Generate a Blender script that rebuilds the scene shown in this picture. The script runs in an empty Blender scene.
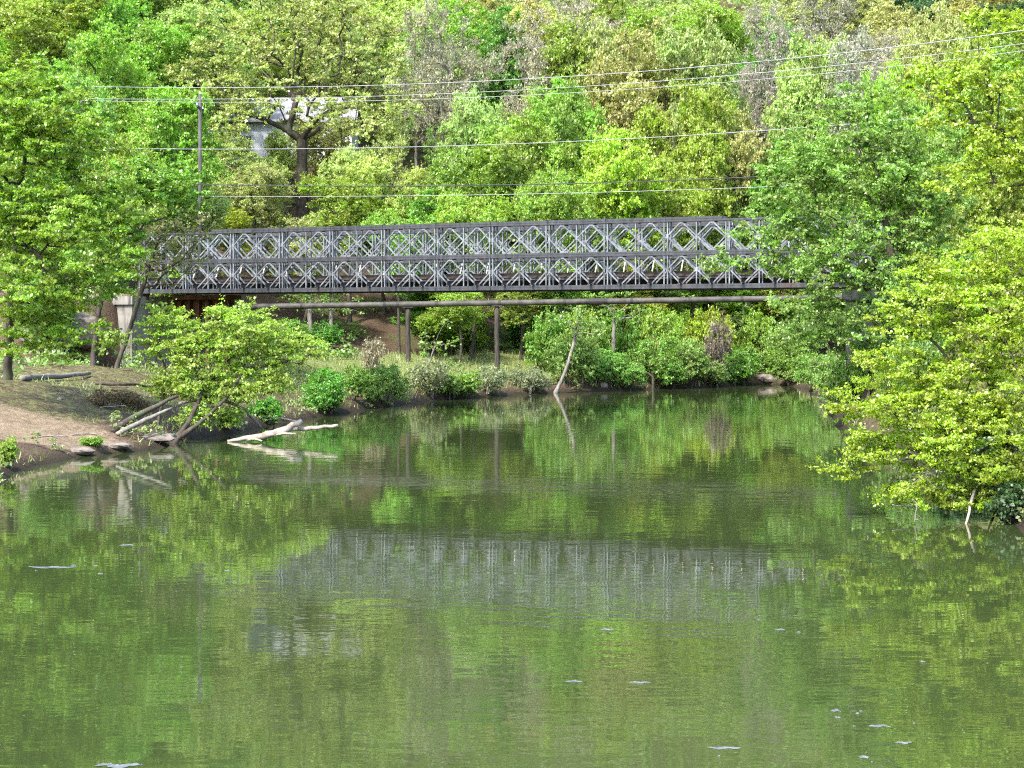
import bpy, math, random
import numpy as np
from mathutils import Vector

C = bpy.context.scene
COL = C.collection
R = math.radians
# ------------------------------------------------------------------ camera
F, HY, H = 1884.0, 325.0, 4.4          # focal length in px, horizon row, eye height over the water
cam_d = bpy.data.cameras.new('camera')
cam = bpy.data.objects.new('camera', cam_d)
COL.objects.link(cam)
cam.location = (0, 0, H)
cam.rotation_euler = (R(90), 0, 0)
cam_d.sensor_width = 36
cam_d.lens = F / 1024 * 36
cam_d.shift_y = -(384 - HY) / 1024
cam_d.clip_start = 0.5
cam_d.clip_end = 5000
C.camera = cam
# ------------------------------------------------------------------ sky, sun, exposure
SUN = Vector((-0.50, -0.72, 0.95)).normalized()     # direction towards the sun
el = math.asin(SUN.z)
az = math.atan2(SUN.x, SUN.y)
w = bpy.data.worlds.new('World')
C.world = w
w.use_nodes = True
nt = w.node_tree
sky = nt.nodes.new('ShaderNodeTexSky')
sky.sky_type = 'NISHITA'
sky.sun_disc = False
sky.sun_elevation = el
sky.sun_rotation = az
sky.air_density = 1.0
sky.dust_density = 2.0
nt.links.new(sky.outputs[0], nt.nodes['Background'].inputs[0])
nt.nodes['Background'].inputs[1].default_value = 0.15
sd = bpy.data.lights.new('sun', 'SUN')
sd.energy = 2.0
sd.angle = R(3.0)
sd.color = (1.0, 0.95, 0.86)
so = bpy.data.objects.new('sun', sd)
COL.objects.link(so)
so.rotation_euler = SUN.to_track_quat('Z', 'Y').to_euler()
so.location = (-30, -30, 60)
C.view_settings.view_transform = 'Standard'
C.view_settings.look = 'None'
C.view_settings.exposure = 2.3
C.view_settings.gamma = 1
C.cycles.max_bounces = 10
C.cycles.diffuse_bounces = 5
C.cycles.glossy_bounces = 3
C.cycles.transmission_bounces = 4
C.cycles.transparent_max_bounces = 4
C.cycles.use_denoising = False
C.cycles.filter_width = 1.15
C.cycles.sample_clamp_indirect = 4.0
C.cycles.caustics_reflective = False
C.cycles.caustics_refractive = False

# ------------------------------------------------------------------ helpers
def at(px, py, Y):
    return Vector(((px - 512) / F * Y, Y, H + (HY - py) / F * Y))

def proj(p):
    return 512 + F * p[0] / p[1], HY - F * (p[2] - H) / p[1]

def tag(o, label=None, cat=None, group=None, kind=None):
    if label: o['label'] = label
    if cat: o['category'] = cat
    if group: o['group'] = group
    if kind: o['kind'] = kind
    return o

def link(o, parent=None):
    COL.objects.link(o)
    if parent is not None: o.parent = parent
    return o

def empty(name, loc=(0, 0, 0), rz=0):
    o = bpy.data.objects.new(name, None)
    o.location = loc
    o.rotation_euler = (0, 0, rz)
    o.empty_display_size = 0.2
    return link(o)

def mesh_np(name, V, Q, mat, smooth=False, attrs=None):
    """mesh from numpy arrays: V (n,3), Q (m,4) quads"""
    me = bpy.data.meshes.new(name)
    V = np.asarray(V, dtype=np.float32); Q = np.asarray(Q, dtype=np.int32)
    k = Q.shape[1]
    me.vertices.add(len(V)); me.vertices.foreach_set('co', V.ravel())
    me.loops.add(Q.size); me.loops.foreach_set('vertex_index', Q.ravel())
    me.polygons.add(len(Q))
    me.polygons.foreach_set('loop_start', np.arange(0, Q.size, k, dtype=np.int32))
    me.polygons.foreach_set('loop_total', np.full(len(Q), k, dtype=np.int32))
    if smooth: me.polygons.foreach_set('use_smooth', np.ones(len(Q), dtype=bool))
    me.update(calc_edges=True)
    if attrs:
        for an, (dom, arr) in attrs.items():
            a = me.attributes.new(an, 'FLOAT', dom)
            a.data.foreach_set('value', np.asarray(arr, dtype=np.float32))
    me.materials.append(mat)
    return me

class MB:
    """collects boxes, bars and tubes; build() links them as ONE mesh object"""
    def __init__(s): s.v = []; s.f = []
    def box(s, x0, x1, y0, y1, z0, z1):
        n = len(s.v)
        s.v += [(x, y, z) for z in (z0, z1) for y in (y0, y1) for x in (x0, x1)]
        s.f += [tuple(n + i for i in q) for q in ((0,2,3,1),(4,5,7,6),(0,1,5,4),(2,6,7,3),(0,4,6,2),(1,3,7,5))]
        return s
    def bar(s, a, b, wd, dp, up=(0, 1, 0)):
        a = Vector(a); b = Vector(b); d = (b - a).normalized(); u = Vector(up)
        u = (u - d * u.dot(d)).normalized(); t = d.cross(u)
        n = len(s.v)
        for p in (a, b):
            for (i, j) in ((-1,-1),(1,-1),(1,1),(-1,1)):
                s.v.append(tuple(p + t * (i * wd / 2) + u * (j * dp / 2)))
        s.f += [tuple(n + i for i in q) for q in ((0,3,2,1),(4,5,6,7),(0,1,5,4),(1,2,6,5),(2,3,7,6),(3,0,4,7))]
        return s
    def tube(s, pts, rad, k=8, jit=0.0, rnd=None, cap=True):
        pts = [Vector(p) for p in pts]
        if not hasattr(rad, '__len__'): rad = [rad] * len(pts)
        n = len(s.v); ref = Vector((0.13, 0.31, 0.94))
        for i, p in enumerate(pts):
            d = (pts[min(i + 1, len(pts) - 1)] - pts[max(i - 1, 0)]).normalized()
            if abs(d.dot(ref)) > 0.95: ref = Vector((1, 0.1, 0))
            u = (ref - d * ref.dot(d)).normalized(); t = d.cross(u)
            for j in range(k):
                an = 2 * math.pi * j / k
                r = rad[i] * (1 + (rnd.uniform(-jit, jit) if rnd else 0))
                s.v.append(tuple(p + (u * math.cos(an) + t * math.sin(an)) * r))
        for i in range(len(pts) - 1):
            for j in range(k):
                s.f.append((n + i*k + j, n + i*k + (j+1) % k, n + (i+1)*k + (j+1) % k, n + (i+1)*k + j))
        if cap:
            s.f.append(tuple(n + j for j in reversed(range(k))))
            m = n + (len(pts) - 1) * k
            s.f.append(tuple(m + j for j in range(k)))
        return s
    def mesh(s, name, mat, smooth=False):
        me = bpy.data.meshes.new(name); me.from_pydata(s.v, [], s.f); me.update()
        me.materials.append(mat)
        if smooth:
            for p in me.polygons: p.use_smooth = True
        return me
    def build(s, name, mat, parent=None, smooth=False):
        return link(bpy.data.objects.new(name, s.mesh(name, mat, smooth)), parent)

# value noise in numpy
def _hash(ix, iy, sd):
    h = (ix * 374761393 + iy * 668265263 + sd * 1442695041) & 0x7fffffff
    h = ((h ^ (h >> 13)) * 1274126177) & 0x7fffffff
    return ((h ^ (h >> 16)) & 0xffff) / 65535.0
def vnoise(x, y, sd=0):
    x = np.asarray(x, float); y = np.asarray(y, float)
    ix = np.floor(x).astype(np.int64); iy = np.floor(y).astype(np.int64)
    fx = x - ix; fy = y - iy
    fx = fx * fx * (3 - 2 * fx); fy = fy * fy * (3 - 2 * fy)
    a = _hash(ix, iy, sd); b = _hash(ix + 1, iy, sd); c = _hash(ix, iy + 1, sd); d = _hash(ix + 1, iy + 1, sd)
    return (a * (1 - fx) + b * fx) * (1 - fy) + (c * (1 - fx) + d * fx) * fy - 0.5
def sstep(a, b, x):
    t = np.clip((x - a) / (b - a), 0, 1); return t * t * (3 - 2 * t)

# ------------------------------------------------------------------ materials
class NB:
    def __init__(s, name):
        s.m = bpy.data.materials.new(name); s.m.use_nodes = True
        s.t = s.m.node_tree; s.t.nodes.clear()
        s.out = s.n('ShaderNodeOutputMaterial')
    def n(s, ty, **kw):
        nd = s.t.nodes.new(ty)
        for k, v in kw.items(): setattr(nd, k, v)
        return nd
    def l(s, a, b): s.t.links.new(a, b)
    def val(s, nd, i, v): nd.inputs[i].default_value = v; return nd
    def noise(s, scale, detail=4, rough=0.6, vec=None, sc=None):
        n = s.n('ShaderNodeTexNoise'); n.inputs['Scale'].default_value = scale
        n.inputs['Detail'].default_value = detail; n.inputs['Roughness'].default_value = rough
        if vec is not None:
            if sc:
                mp = s.n('ShaderNodeMapping'); mp.inputs['Scale'].default_value = sc
                s.l(vec, mp.inputs[0]); vec = mp.outputs[0]
            s.l(vec, n.inputs['Vector'])
        return n.outputs['Fac']
    def ramp(s, fac, stops):
        r = s.n('ShaderNodeValToRGB'); e = r.color_ramp.elements
        while len(e) < len(stops): e.new(0.5)
        for i, (p, c) in enumerate(stops):
            e[i].position = p; e[i].color = (*c, 1) if len(c) == 3 else c
        s.l(fac, r.inputs[0]); return r.outputs[0]
    def mix(s, fac, a, b, blend='MIX'):
        m = s.n('ShaderNodeMix', data_type='RGBA', blend_type=blend)
        for sock, v in ((m.inputs[0], fac), (m.inputs[6], a), (m.inputs[7], b)):
            if hasattr(v, 'node'): s.l(v, sock)
            elif hasattr(v, '__len__'): sock.default_value = (*v, 1) if len(v) == 3 else v
            else: sock.default_value = v
        return m.outputs[2]
    def math(s, op, a, b=0.0, clamp=False):
        m = s.n('ShaderNodeMath', operation=op, use_clamp=clamp)
        for sock, v in ((m.inputs[0], a), (m.inputs[1], b)):
            if hasattr(v, 'node'): s.l(v, sock)
            else: sock.default_value = v
        return m.outputs[0]
    def pbsdf(s, col, rough=0.8, metal=0.0, bump=None, bstr=0.4, bdist=0.05, spec=0.3):
        b = s.n('ShaderNodeBsdfPrincipled')
        if hasattr(col, 'node'): s.l(col, b.inputs['Base Color'])
        else: b.inputs['Base Color'].default_value = (*col, 1)
        if hasattr(rough, 'node'): s.l(rough, b.inputs['Roughness'])
        else: b.inputs['Roughness'].default_value = rough
        b.inputs['Metallic'].default_value = metal
        b.inputs['Specular IOR Level'].default_value = spec
        if bump is not None:
            bp = s.n('ShaderNodeBump'); bp.inputs['Strength'].default_value = bstr; bp.inputs['Distance'].default_value = bdist
            s.l(bump, bp.inputs['Height']); s.l(bp.outputs[0], b.inputs['Normal'])
        s.l(b.outputs[0], s.out.inputs[0]); return s.m
    def pos(s): return s.n('ShaderNodeNewGeometry').outputs['Position']
    def obj(s): return s.n('ShaderNodeTexCoord').outputs['Object']

def leaf_material():
    b = NB('spring_leaves')
    oi = b.n('ShaderNodeObjectInfo'); ge = b.n('ShaderNodeNewGeometry')
    at_ = b.n('ShaderNodeAttribute', attribute_name='tint')
    hsv = b.n('ShaderNodeHueSaturation')
    b.l(oi.outputs['Color'], hsv.inputs['Color'])
    rnd = ge.outputs['Random Per Island']; cl = at_.outputs['Fac']
    # hue: clump tint; value: leaf random + clump
    h = b.math('ADD', b.math('MULTIPLY', b.math('SUBTRACT', cl, 0.5), 0.024), 0.505)
    v = b.math('ADD', b.math('ADD', b.math('MULTIPLY', rnd, 0.36), 0.80), b.math('MULTIPLY', b.math('SUBTRACT', cl, 0.5), 0.5))
    b.l(h, hsv.inputs['Hue']); b.l(v, hsv.inputs['Value'])
    sat = b.math('ADD', b.math('MULTIPLY', rnd, -0.25), 1.08)
    b.l(sat, hsv.inputs['Saturation'])
    col = hsv.outputs[0]
    di = b.n('ShaderNodeBsdfDiffuse'); b.l(col, di.inputs[0])
    tr = b.n('ShaderNodeBsdfTranslucent')
    b.l(b.mix(1.0, col, (1.12, 1.2, 0.55), 'MULTIPLY'), tr.inputs[0])
    m1 = b.n('ShaderNodeMixShader'); m1.inputs[0].default_value = 0.5
    b.l(di.outputs[0], m1.inputs[1]); b.l(tr.outputs[0], m1.inputs[2])
    gl = b.n('ShaderNodeBsdfGlossy'); gl.inputs['Roughness'].default_value = 0.45
    gl.inputs[0].default_value = (0.8, 0.85, 0.8, 1)
    m2 = b.n('ShaderNodeMixShader'); m2.inputs[0].default_value = 0.045
    b.l(m1.outputs[0], m2.inputs[1]); b.l(gl.outputs[0], m2.inputs[2])
    b.l(m2.outputs[0], b.out.inputs[0])
    return b.m

def bark_material(name, dark, light):
    b = NB(name); p = b.obj()
    n1 = b.noise(3.0, 5, 0.65, p, (2.5, 2.5, 0.6)); n2 = b.noise(0.7, 3, 0.5, p)
    c = b.ramp(n1, [(0.3, dark), (0.7, light)])
    c = b.mix(b.math('MULTIPLY', b.math('SUBTRACT', n2, 0.52, True), 3.0, True), c, (0.10, 0.13, 0.06))
    return b.pbsdf(c, 0.9, bump=n1, bstr=0.7, bdist=0.04)

def steel_material(name, lo, hi):
    b = NB(name); p = b.pos()
    n1 = b.noise(0.9, 6, 0.75, p); n2 = b.noise(5, 5, 0.7, p, (1, 1, 0.3))
    c = b.ramp(n2, [(0.3, lo), (0.7, hi)])
    c = b.mix(b.math('MULTIPLY', b.math('SUBTRACT', n1, 0.56, True), 6.0, True), c, (0.075, 0.045, 0.034))
    return b.pbsdf(c, 0.5, 0.25, bump=n2, bstr=0.15, bdist=0.01, spec=0.5)

def simple(name, dark, light, scale=4.0, rough=0.85, sc=None, bstr=0.4, bd=0.03, metal=0.0, pos=False):
    b = NB(name); p = b.pos() if pos else b.obj()
    n = b.noise(scale, 6, 0.65, p, sc)
    return b.pbsdf(b.ramp(n, [(0.32, dark), (0.68, light)]), rough, metal, bump=n, bstr=bstr, bdist=bd)

def concrete_material():
    b = NB('stained_concrete'); p = b.pos()
    n1 = b.noise(1.2, 6, 0.7, p); n2 = b.noise(3.5, 4, 0.6, p, (1, 1, 0.12))
    c = b.ramp(n1, [(0.3, (0.13, 0.125, 0.11)), (0.7, (0.27, 0.26, 0.235))])
    c = b.mix(b.math('MULTIPLY', b.math('SUBTRACT', n2, 0.5, True), 5.0, True), c, (0.035, 0.035, 0.03))
    return b.pbsdf(c, 0.9, bump=n1, bstr=0.3, bdist=0.02)

def ground_material():
    b = NB('river_bank_ground'); p = b.pos()
    g = b.n('ShaderNodeAttribute', attribute_name='grass').outputs['Fac']
    d = b.n('ShaderNodeAttribute', attribute_name='dirt').outputs['Fac']
    wet = b.n('ShaderNodeAttribute', attribute_name='wet').outputs['Fac']
    n1 = b.noise(0.35, 5, 0.65, p); n2 = b.noise(3.5, 6, 0.75, p); n3 = b.noise(14, 4, 0.7, p)
    litter = b.ramp(n3, [(0.3, (0.028, 0.018, 0.012)), (0.5, (0.085, 0.058, 0.038)), (0.72, (0.17, 0.122, 0.085))])
    litter = b.mix(b.math('MULTIPLY', b.math('SUBTRACT', n1, 0.55, True), 4.0, True), litter, (0.07, 0.10, 0.03))
    grass = b.ramp(n2, [(0.3, (0.07, 0.10, 0.03)), (0.55, (0.17, 0.20, 0.06)), (0.75, (0.27, 0.24, 0.12))])
    dirt = b.ramp(n2, [(0.28, (0.10, 0.072, 0.045)), (0.6, (0.235, 0.18, 0.12)), (0.8, (0.31, 0.25, 0.175))])
    ed = b.math('MULTIPLY', b.math('SUBTRACT', n2, 0.5), 0.9)
    gm = b.math('MULTIPLY', b.math('SUBTRACT', b.math('ADD', g, ed), 0.35), 4.0, True)
    dm = b.math('MULTIPLY', b.math('SUBTRACT', b.math('ADD', d, ed), 0.4), 4.0, True)
    c = b.mix(gm, litter, grass); c = b.mix(dm, c, dirt)
    c = b.mix(wet, c, (0.026, 0.021, 0.014))
    return b.pbsdf(c, 0.95, bump=b.math('ADD', n2, n3), bstr=0.8, bdist=0.08, spec=0.15)

def water_material():
    b = NB('green_river_water'); p = b.pos()
    mp = b.n('ShaderNodeMapping'); mp.inputs['Scale'].default_value = (0.55, 1.0, 1.0); b.l(p, mp.inputs[0])
    v = mp.outputs[0]
    n1 = b.noise(0.9, 3, 0.55, v); n2 = b.noise(3.8, 2, 0.5, v); big = b.noise(0.06, 2, 0.5, p)
    patch = b.ramp(big, [(0.40, (0.22,) * 3), (0.62, (1,) * 3)])
    hgt = b.math('MULTIPLY', b.math('ADD', n1, b.math('MULTIPLY', n2, 0.22)), patch)
    bp = b.n('ShaderNodeBump'); bp.inputs['Strength'].default_value = 1.0; bp.inputs['Distance'].default_value = 0.0095
    b.l(hgt, bp.inputs['Height'])
    di = b.n('ShaderNodeBsdfDiffuse'); di.inputs[0].default_value = (0.029, 0.041, 0.014, 1)
    gl = b.n('ShaderNodeBsdfGlossy'); gl.inputs['Roughness'].default_value = 0.02
    gl.inputs[0].default_value = (0.98, 1.0, 0.97, 1)
    b.l(bp.outputs[0], gl.inputs['Normal'])
    fr = b.n('ShaderNodeFresnel'); fr.inputs[0].default_value = 1.33
    b.l(bp.outputs[0], fr.inputs['Normal'])
    m = b.n('ShaderNodeMixShader'); b.l(fr.outputs[0], m.inputs[0])
    b.l(di.outputs[0], m.inputs[1]); b.l(gl.outputs[0], m.inputs[2])
    b.l(m.outputs[0], b.out.inputs[0]); return b.m

LEAF = leaf_material()
BARK = bark_material('brown_bark', (0.02, 0.016, 0.013), (0.085, 0.07, 0.055))
BARK_PALE = bark_material('pale_bark', (0.10, 0.09, 0.075), (0.25, 0.23, 0.20))
STEEL = steel_material('weathered_painted_steel', (0.030, 0.036, 0.042), (0.255, 0.275, 0.295)); CHORD = steel_material('dark_weathered_chord_steel', (0.012, 0.0135, 0.016), (0.062, 0.067, 0.076))
RUST = simple('rusty_steel', (0.035, 0.016, 0.010), (0.14, 0.06, 0.03), 3.0, 0.85, (1, 1, 0.3))
DARK_STEEL = simple('dark_underside_steel', (0.035, 0.032, 0.035), (0.09, 0.08, 0.08), 3.0, 0.7)
TIMBER = simple('old_deck_timber', (0.025, 0.02, 0.017), (0.075, 0.06, 0.05), 4.0, 0.9, (1, 6, 1))
RAKER = simple('tan_painted_steel', (0.42, 0.36, 0.24), (0.6, 0.54, 0.4), 6.0, 0.6)
PIPE = simple('dull_pipe_metal', (0.022, 0.02, 0.018), (0.085, 0.078, 0.066), 1.6, 0.65, (1, 1, 1))
BAND = simple('black_pipe_band', (0.012, 0.012, 0.012), (0.04, 0.035, 0.03), 6, 0.7)
CONCRETE = concrete_material()
GROUND = ground_material()
WATER = water_material()
POSTWOOD = simple('creosoted_timber', (0.018, 0.015, 0.012), (0.07, 0.058, 0.048), 5, 0.9, (3, 3, 0.4))
POLEWOOD = simple('grey_pole_timber', (0.035, 0.035, 0.033), (0.085, 0.085, 0.08), 5, 0.9, (3, 3, 0.3))
DRIFT = simple('bleached_driftwood', (0.16, 0.13, 0.10), (0.42, 0.37, 0.31), 4, 0.85, (1, 1, 1), 0.8, 0.03)
ROCK = simple('river_rock', (0.075, 0.06, 0.05), (0.22, 0.19, 0.16), 2.5, 0.85, None, 0.9, 0.06)
WIRE = simple('bare_aluminium_wire', (0.20, 0.205, 0.21), (0.33, 0.335, 0.34), 2, 0.45)
WIRE_BLACK = simple('black_sheathed_cable', (0.02, 0.02, 0.022), (0.05, 0.05, 0.05), 2, 0.5)
WHITE = simple('white_house_siding', (0.45, 0.46, 0.48), (0.58, 0.58, 0.60), 0.8, 0.6)
ROOFM = simple('grey_roof_shingles', (0.13, 0.13, 0.14), (0.27, 0.27, 0.28), 3, 0.9)
GLASS = simple('dark_window_glass', (0.03, 0.035, 0.04), (0.06, 0.065, 0.07), 1, 0.08)
FOAM = simple('white_water_foam', (0.05, 0.058, 0.055), (0.15, 0.16, 0.158), 9, 0.5)
GRASSM = LEAF

# ------------------------------------------------------------------ terrain
WL = [(-330, 900), (-170, 640), (-60, 530), (-5, 492), (22, 470), (60, 460), (130, 452), (165, 446), (205, 437), (250, 430),
      (300, 420), (350, 412), (400, 404.5), (450, 399), (500, 396), (560, 393), (640, 390), (700, 387.5), (770, 384),
      (798, 387), (812, 392), (824, 402), (830, 416), (852, 436), (912, 460), (975, 492), (1012, 522), (1060, 568), (1150, 680), (1300, 900)]
WPOLY = []
for (px, py) in WL:
    Y = F * H / (py - HY); WPOLY.append(((px - 512) / F * Y, Y))
WPOLY = [(-12.0, -60.0)] + WPOLY + [(10.0, -60.0)]
WP = np.array(WPOLY)
# roughen the shore line a little
_pts = []
for i in range(len(WP) - 1):
    a, b_ = WP[i], WP[i + 1]; n = max(1, int(np.hypot(*(b_ - a)) / 1.2))
    for k in range(n): _pts.append(a + (b_ - a) * k / n)
_pts.append(WP[-1]); WP = np.array(_pts)
WP[:, 0] += vnoise(WP[:, 0] * 0.7, WP[:, 1] * 0.7, 5) * 0.7
WP[:, 1] += vnoise(WP[:, 0] * 0.5, WP[:, 1] * 0.5, 9) * 1.2

def shore_dist(x, y):
    """positive on land, negative in the river"""
    x = np.atleast_1d(np.asarray(x, float)); y = np.atleast_1d(np.asarray(y, float))
    best = np.full(x.shape, 1e9); inside = np.zeros(x.shape, bool); n = len(WP)
    for i in range(n):
        ax, ay = WP[i]; bx, by = WP[(i + 1) % n]
        dx, dy = bx - ax, by - ay
        t = np.clip(((x - ax) * dx + (y - ay) * dy) / (dx * dx + dy * dy + 1e-12), 0, 1)
        best = np.minimum(best, (x - ax - t * dx) ** 2 + (y - ay - t * dy) ** 2)
        c = ((ay > y) != (by > y))
        xi = ax + (y - ay) / (by - ay if abs(by - ay) > 1e-9 else 1e-9) * dx
        inside ^= c & (x < xi)
    d = np.sqrt(best)
    return np.where(inside, -d, d)

# bridge line: near truss, bay joints t = 0 .. 13
B0 = Vector((-20.13, 101.5, 0)); UX, UY = 2.7323, -1.3509; BAY = 3.048
BD = Vector((UX, UY, 0)) / BAY; BN = Vector((-UY, UX, 0)) / BAY
ZB = H + 1.70
NB_BAYS = 13

HOUSE = (at(258, 155, 166).x, 169.0)
def terrain(x, y, full=False):
    x = np.atleast_1d(np.asarray(x, float)); y = np.atleast_1d(np.asarray(y, float))
    D = shore_dist(x, y)
    bank = 0.42 * sstep(0, 0.5, D) + 0.75 * sstep(0.3, 3.5, D) + 1.0 * sstep(2.5, 10, D) + 0.25 * sstep(10, 16, D)
    # the left bank under the trees is a low trodden landing
    land = np.exp(-(((x + 16.0) / 7.0) ** 2 + ((y - 63) / 9.0) ** 2))
    bank = bank * (1 - 0.35 * land)
    z = np.where(D > 0, bank, np.maximum(-1.6, D * 0.55))
    side = sstep(40, 20, 0 * x + np.where(y < 100, 30, 20))
    far = sstep(95, 125, y)
    start = 13 * far + (1 - far) * 22
    rise = np.maximum(0, D - start)
    hill = rise * 0.40 * (0.35 + 0.65 * far)
    hill = np.where(hill > 90, 90 + (hill - 90) * 0.25, hill)
    z = z + np.where(D > 0, hill, 0)
    # level shelf for the house
    hd = np.hypot((x - HOUSE[0]) / 12.5, (y - HOUSE[1]) / 7.5)
    z = z + (18.3 - z) * (1 - sstep(0.75, 1.35, hd))
    # road embankments running off both ends of the bridge
    rx = x - B0.x - BN.x * 2.4; ry = y - B0.y - BN.y * 2.4
    s_ = rx * BD.x + ry * BD.y; q = rx * BN.x + ry * BN.y
    L = NB_BAYS * BAY
    dl = np.maximum(np.maximum(s_ + 1.9, L + 1.9 - s_), 0)       # dummy for shape
    out = np.maximum(-(s_ + 1.0), s_ - (L + 1.0))                 # > 0 beyond an end
    emb = np.minimum(ZB - 0.15 - np.maximum(np.abs(q) - 4.0, 0) * 0.85, ZB - 0.15 + np.minimum(out, 0) * 2.2)
    emb = np.where(out > -0.3, emb, -9)
    near_water = sstep(0.2, 3.5, D)
    z = np.where((D > 0), np.maximum(z, z + (emb - z) * near_water * (emb > z)), z)
    # roughness
    z = z + np.where(D > 0.0, 1, 0.2) * (vnoise(x * 0.25, y * 0.25, 1) * 0.5 * sstep(1, 8, D) + vnoise(x * 0.9, y * 0.9, 2) * 0.30 * sstep(0.1, 2, D)
                        + vnoise(x * 2.6, y * 2.6, 3) * 0.12 * sstep(0.0, 0.8, D))
    if full: return z, D, out, q
    return z
def gz(x, y): return float(terrain(x, y)[0])

def axis(lo, hi, step, fine_lo, fine_hi, grow=1.22):
    a = list(np.arange(fine_lo, fine_hi + 1e-6, step)); s = step
    while a[-1] < hi: s = min(s * grow, 60); a.append(a[-1] + s)
    s = step
    while a[0] > lo: s = min(s * grow, 60); a.insert(0, a[0] - s)
    return np.array(a)
gx = axis(-900, 900, 0.42, -30, 30); gy = axis(-500, 1500, 0.5, 38, 150)
GX, GY = np.meshgrid(gx, gy)
zz, DD, OUT, QQ = terrain(GX.ravel(), GY.ravel(), True)
nx, ny = len(gx), len(gy)
idx = np.arange(nx * ny).reshape(ny, nx)
Q = np.stack([idx[:-1, :-1].ravel(), idx[:-1, 1:].ravel(), idx[1:, 1:].ravel(), idx[1:, :-1].ravel()], 1)
X_, Y_ = GX.ravel(), GY.ravel()
grass = sstep(1.0, 3, DD) * (1 - sstep(10.5, 13, DD)) * sstep(85, 105, Y_)
grass = np.maximum(grass, 0.42 * sstep(1.5, 3, DD) * (1 - sstep(14, 20, DD)) * (Y_ < 100))
dirt = 1.1 * np.exp(-(((X_ + 16.4) / 4.2) ** 2 + ((Y_ - 64.5) / 2.2) ** 2)) + 0.8 * np.exp(-(((X_ + 19) / 5) ** 2 + ((Y_ - 68) / 2.2) ** 2))
dirt = np.maximum(dirt, 0.9 * np.exp(-(((X_ - at(768, 379, 136).x) / 2.0) ** 2 + ((Y_ - 138) / 2.5) ** 2)))
dirt = np.maximum(dirt, (np.abs(QQ) < 3.4) * (OUT > 0) * 1.0)
wet = 1 - sstep(0.05, 0.6, DD)
me = mesh_np('ground', np.stack([X_, Y_, zz], 1), Q, GROUND, True,
             {'grass': ('POINT', grass), 'dirt': ('POINT', dirt), 'wet': ('POINT', wet)})
tag(link(bpy.data.objects.new('ground', me)), 'leaf-littered river bank and wooded hillside ground', None, None, 'structure')

wb = MB(); wb.v = [(-70, -120, 0), (70, -120, 0), (70, 190, 0), (-70, 190, 0)]; wb.f = [(0, 1, 2, 3)]
tag(wb.build('water', WATER), 'calm green river reflecting trees and bridge', None, None, 'structure')

# ------------------------------------------------------------------ trees
def unit(rng, n):
    v = rng.normal(size=(n, 3)); return v / np.linalg.norm(v, axis=1, keepdims=True)

def tubes_np(segs, k):
    """segs: list of (P (n,3), r (n,)) polylines -> V, Q"""
    VV = []; QQ_ = []; off = 0
    ang = np.arange(k) * 2 * np.pi / k
    for P, r in segs:
        n = len(P); T = np.gradient(P, axis=0); T /= np.linalg.norm(T, axis=1, keepdims=True) + 1e-9
        ref = np.array([0.31, 0.95, 0.05]) if abs(T[0, 2]) > 0.6 else np.array([0.05, 0.1, 0.99])
        U = ref - T * (T @ ref)[:, None]; U /= np.linalg.norm(U, axis=1, keepdims=True) + 1e-9
        W = np.cross(T, U)
        ring = P[:, None, :] + r[:, None, None] * (U[:, None, :] * np.cos(ang)[None, :, None] + W[:, None, :] * np.sin(ang)[None, :, None])
        VV.append(ring.reshape(-1, 3))
        i = np.arange(n - 1)[:, None] * k; j = np.arange(k)[None, :]; j2 = (j + 1) % k
        QQ_.append((off + np.stack([i + j, i + j2, i + k + j2, i + k + j], -1)).reshape(-1, 4)); off += n * k
    return np.concatenate(VV), np.concatenate(QQ_)

def leaves_np(rng, C_, tint, N, rad, flat, size, up, centre):
    """N leaves round each cluster centre"""
    m = len(C_); c = np.repeat(C_, N, 0); t = np.repeat(tint, N)
    rr = np.repeat(rad, N)[:, None]
    # every cluster is a handful of feathery sprigs; leaves sit along each sprig
    ns = 9; sp = rng.normal(size=(m, ns, 3)) * np.array([1, 1, flat]); sp *= (rng.uniform(0.45, 1.25, (m, ns)) / (np.linalg.norm(sp, axis=2) + 1e-6))[..., None]
    sp[..., 2] += 0.12
    pick = rng.integers(0, ns, m * N); spc = sp[np.repeat(np.arange(m), N), pick]
    u_ = rng.uniform(0, 1, m * N)[:, None] ** 0.75
    d = spc * u_ + np.array([0, 0, -0.10]) * u_ ** 2 + rng.normal(size=(m * N, 3)) * np.array([1, 1, 0.55]) * 0.11
    p = c + d * rr
    nrm = unit(rng, m * N) * 1.0 + np.array([0, 0, up]) + 0.35 * (p - centre) / (np.linalg.norm(p - centre, axis=1, keepdims=True) + 1e-6)
    nrm /= np.linalg.norm(nrm, axis=1, keepdims=True)
    a = np.cross(nrm, unit(rng, m * N)); a /= np.linalg.norm(a, axis=1, keepdims=True) + 1e-9
    b = np.cross(nrm, a)
    L = size * rng.uniform(0.45, 1.5, m * N)[:, None]; Wd = L * rng.uniform(0.5, 0.8, m * N)[:, None]
    bend = nrm * L * 0.12
    V = np.stack([p - a * L / 2, p + b * Wd / 2 + bend, p + a * L / 2, p - b * Wd / 2 + bend], 1).reshape(-1, 3)
    Qd = np.arange(m * N * 4).reshape(-1, 4)
    return V, Qd, t

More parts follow.
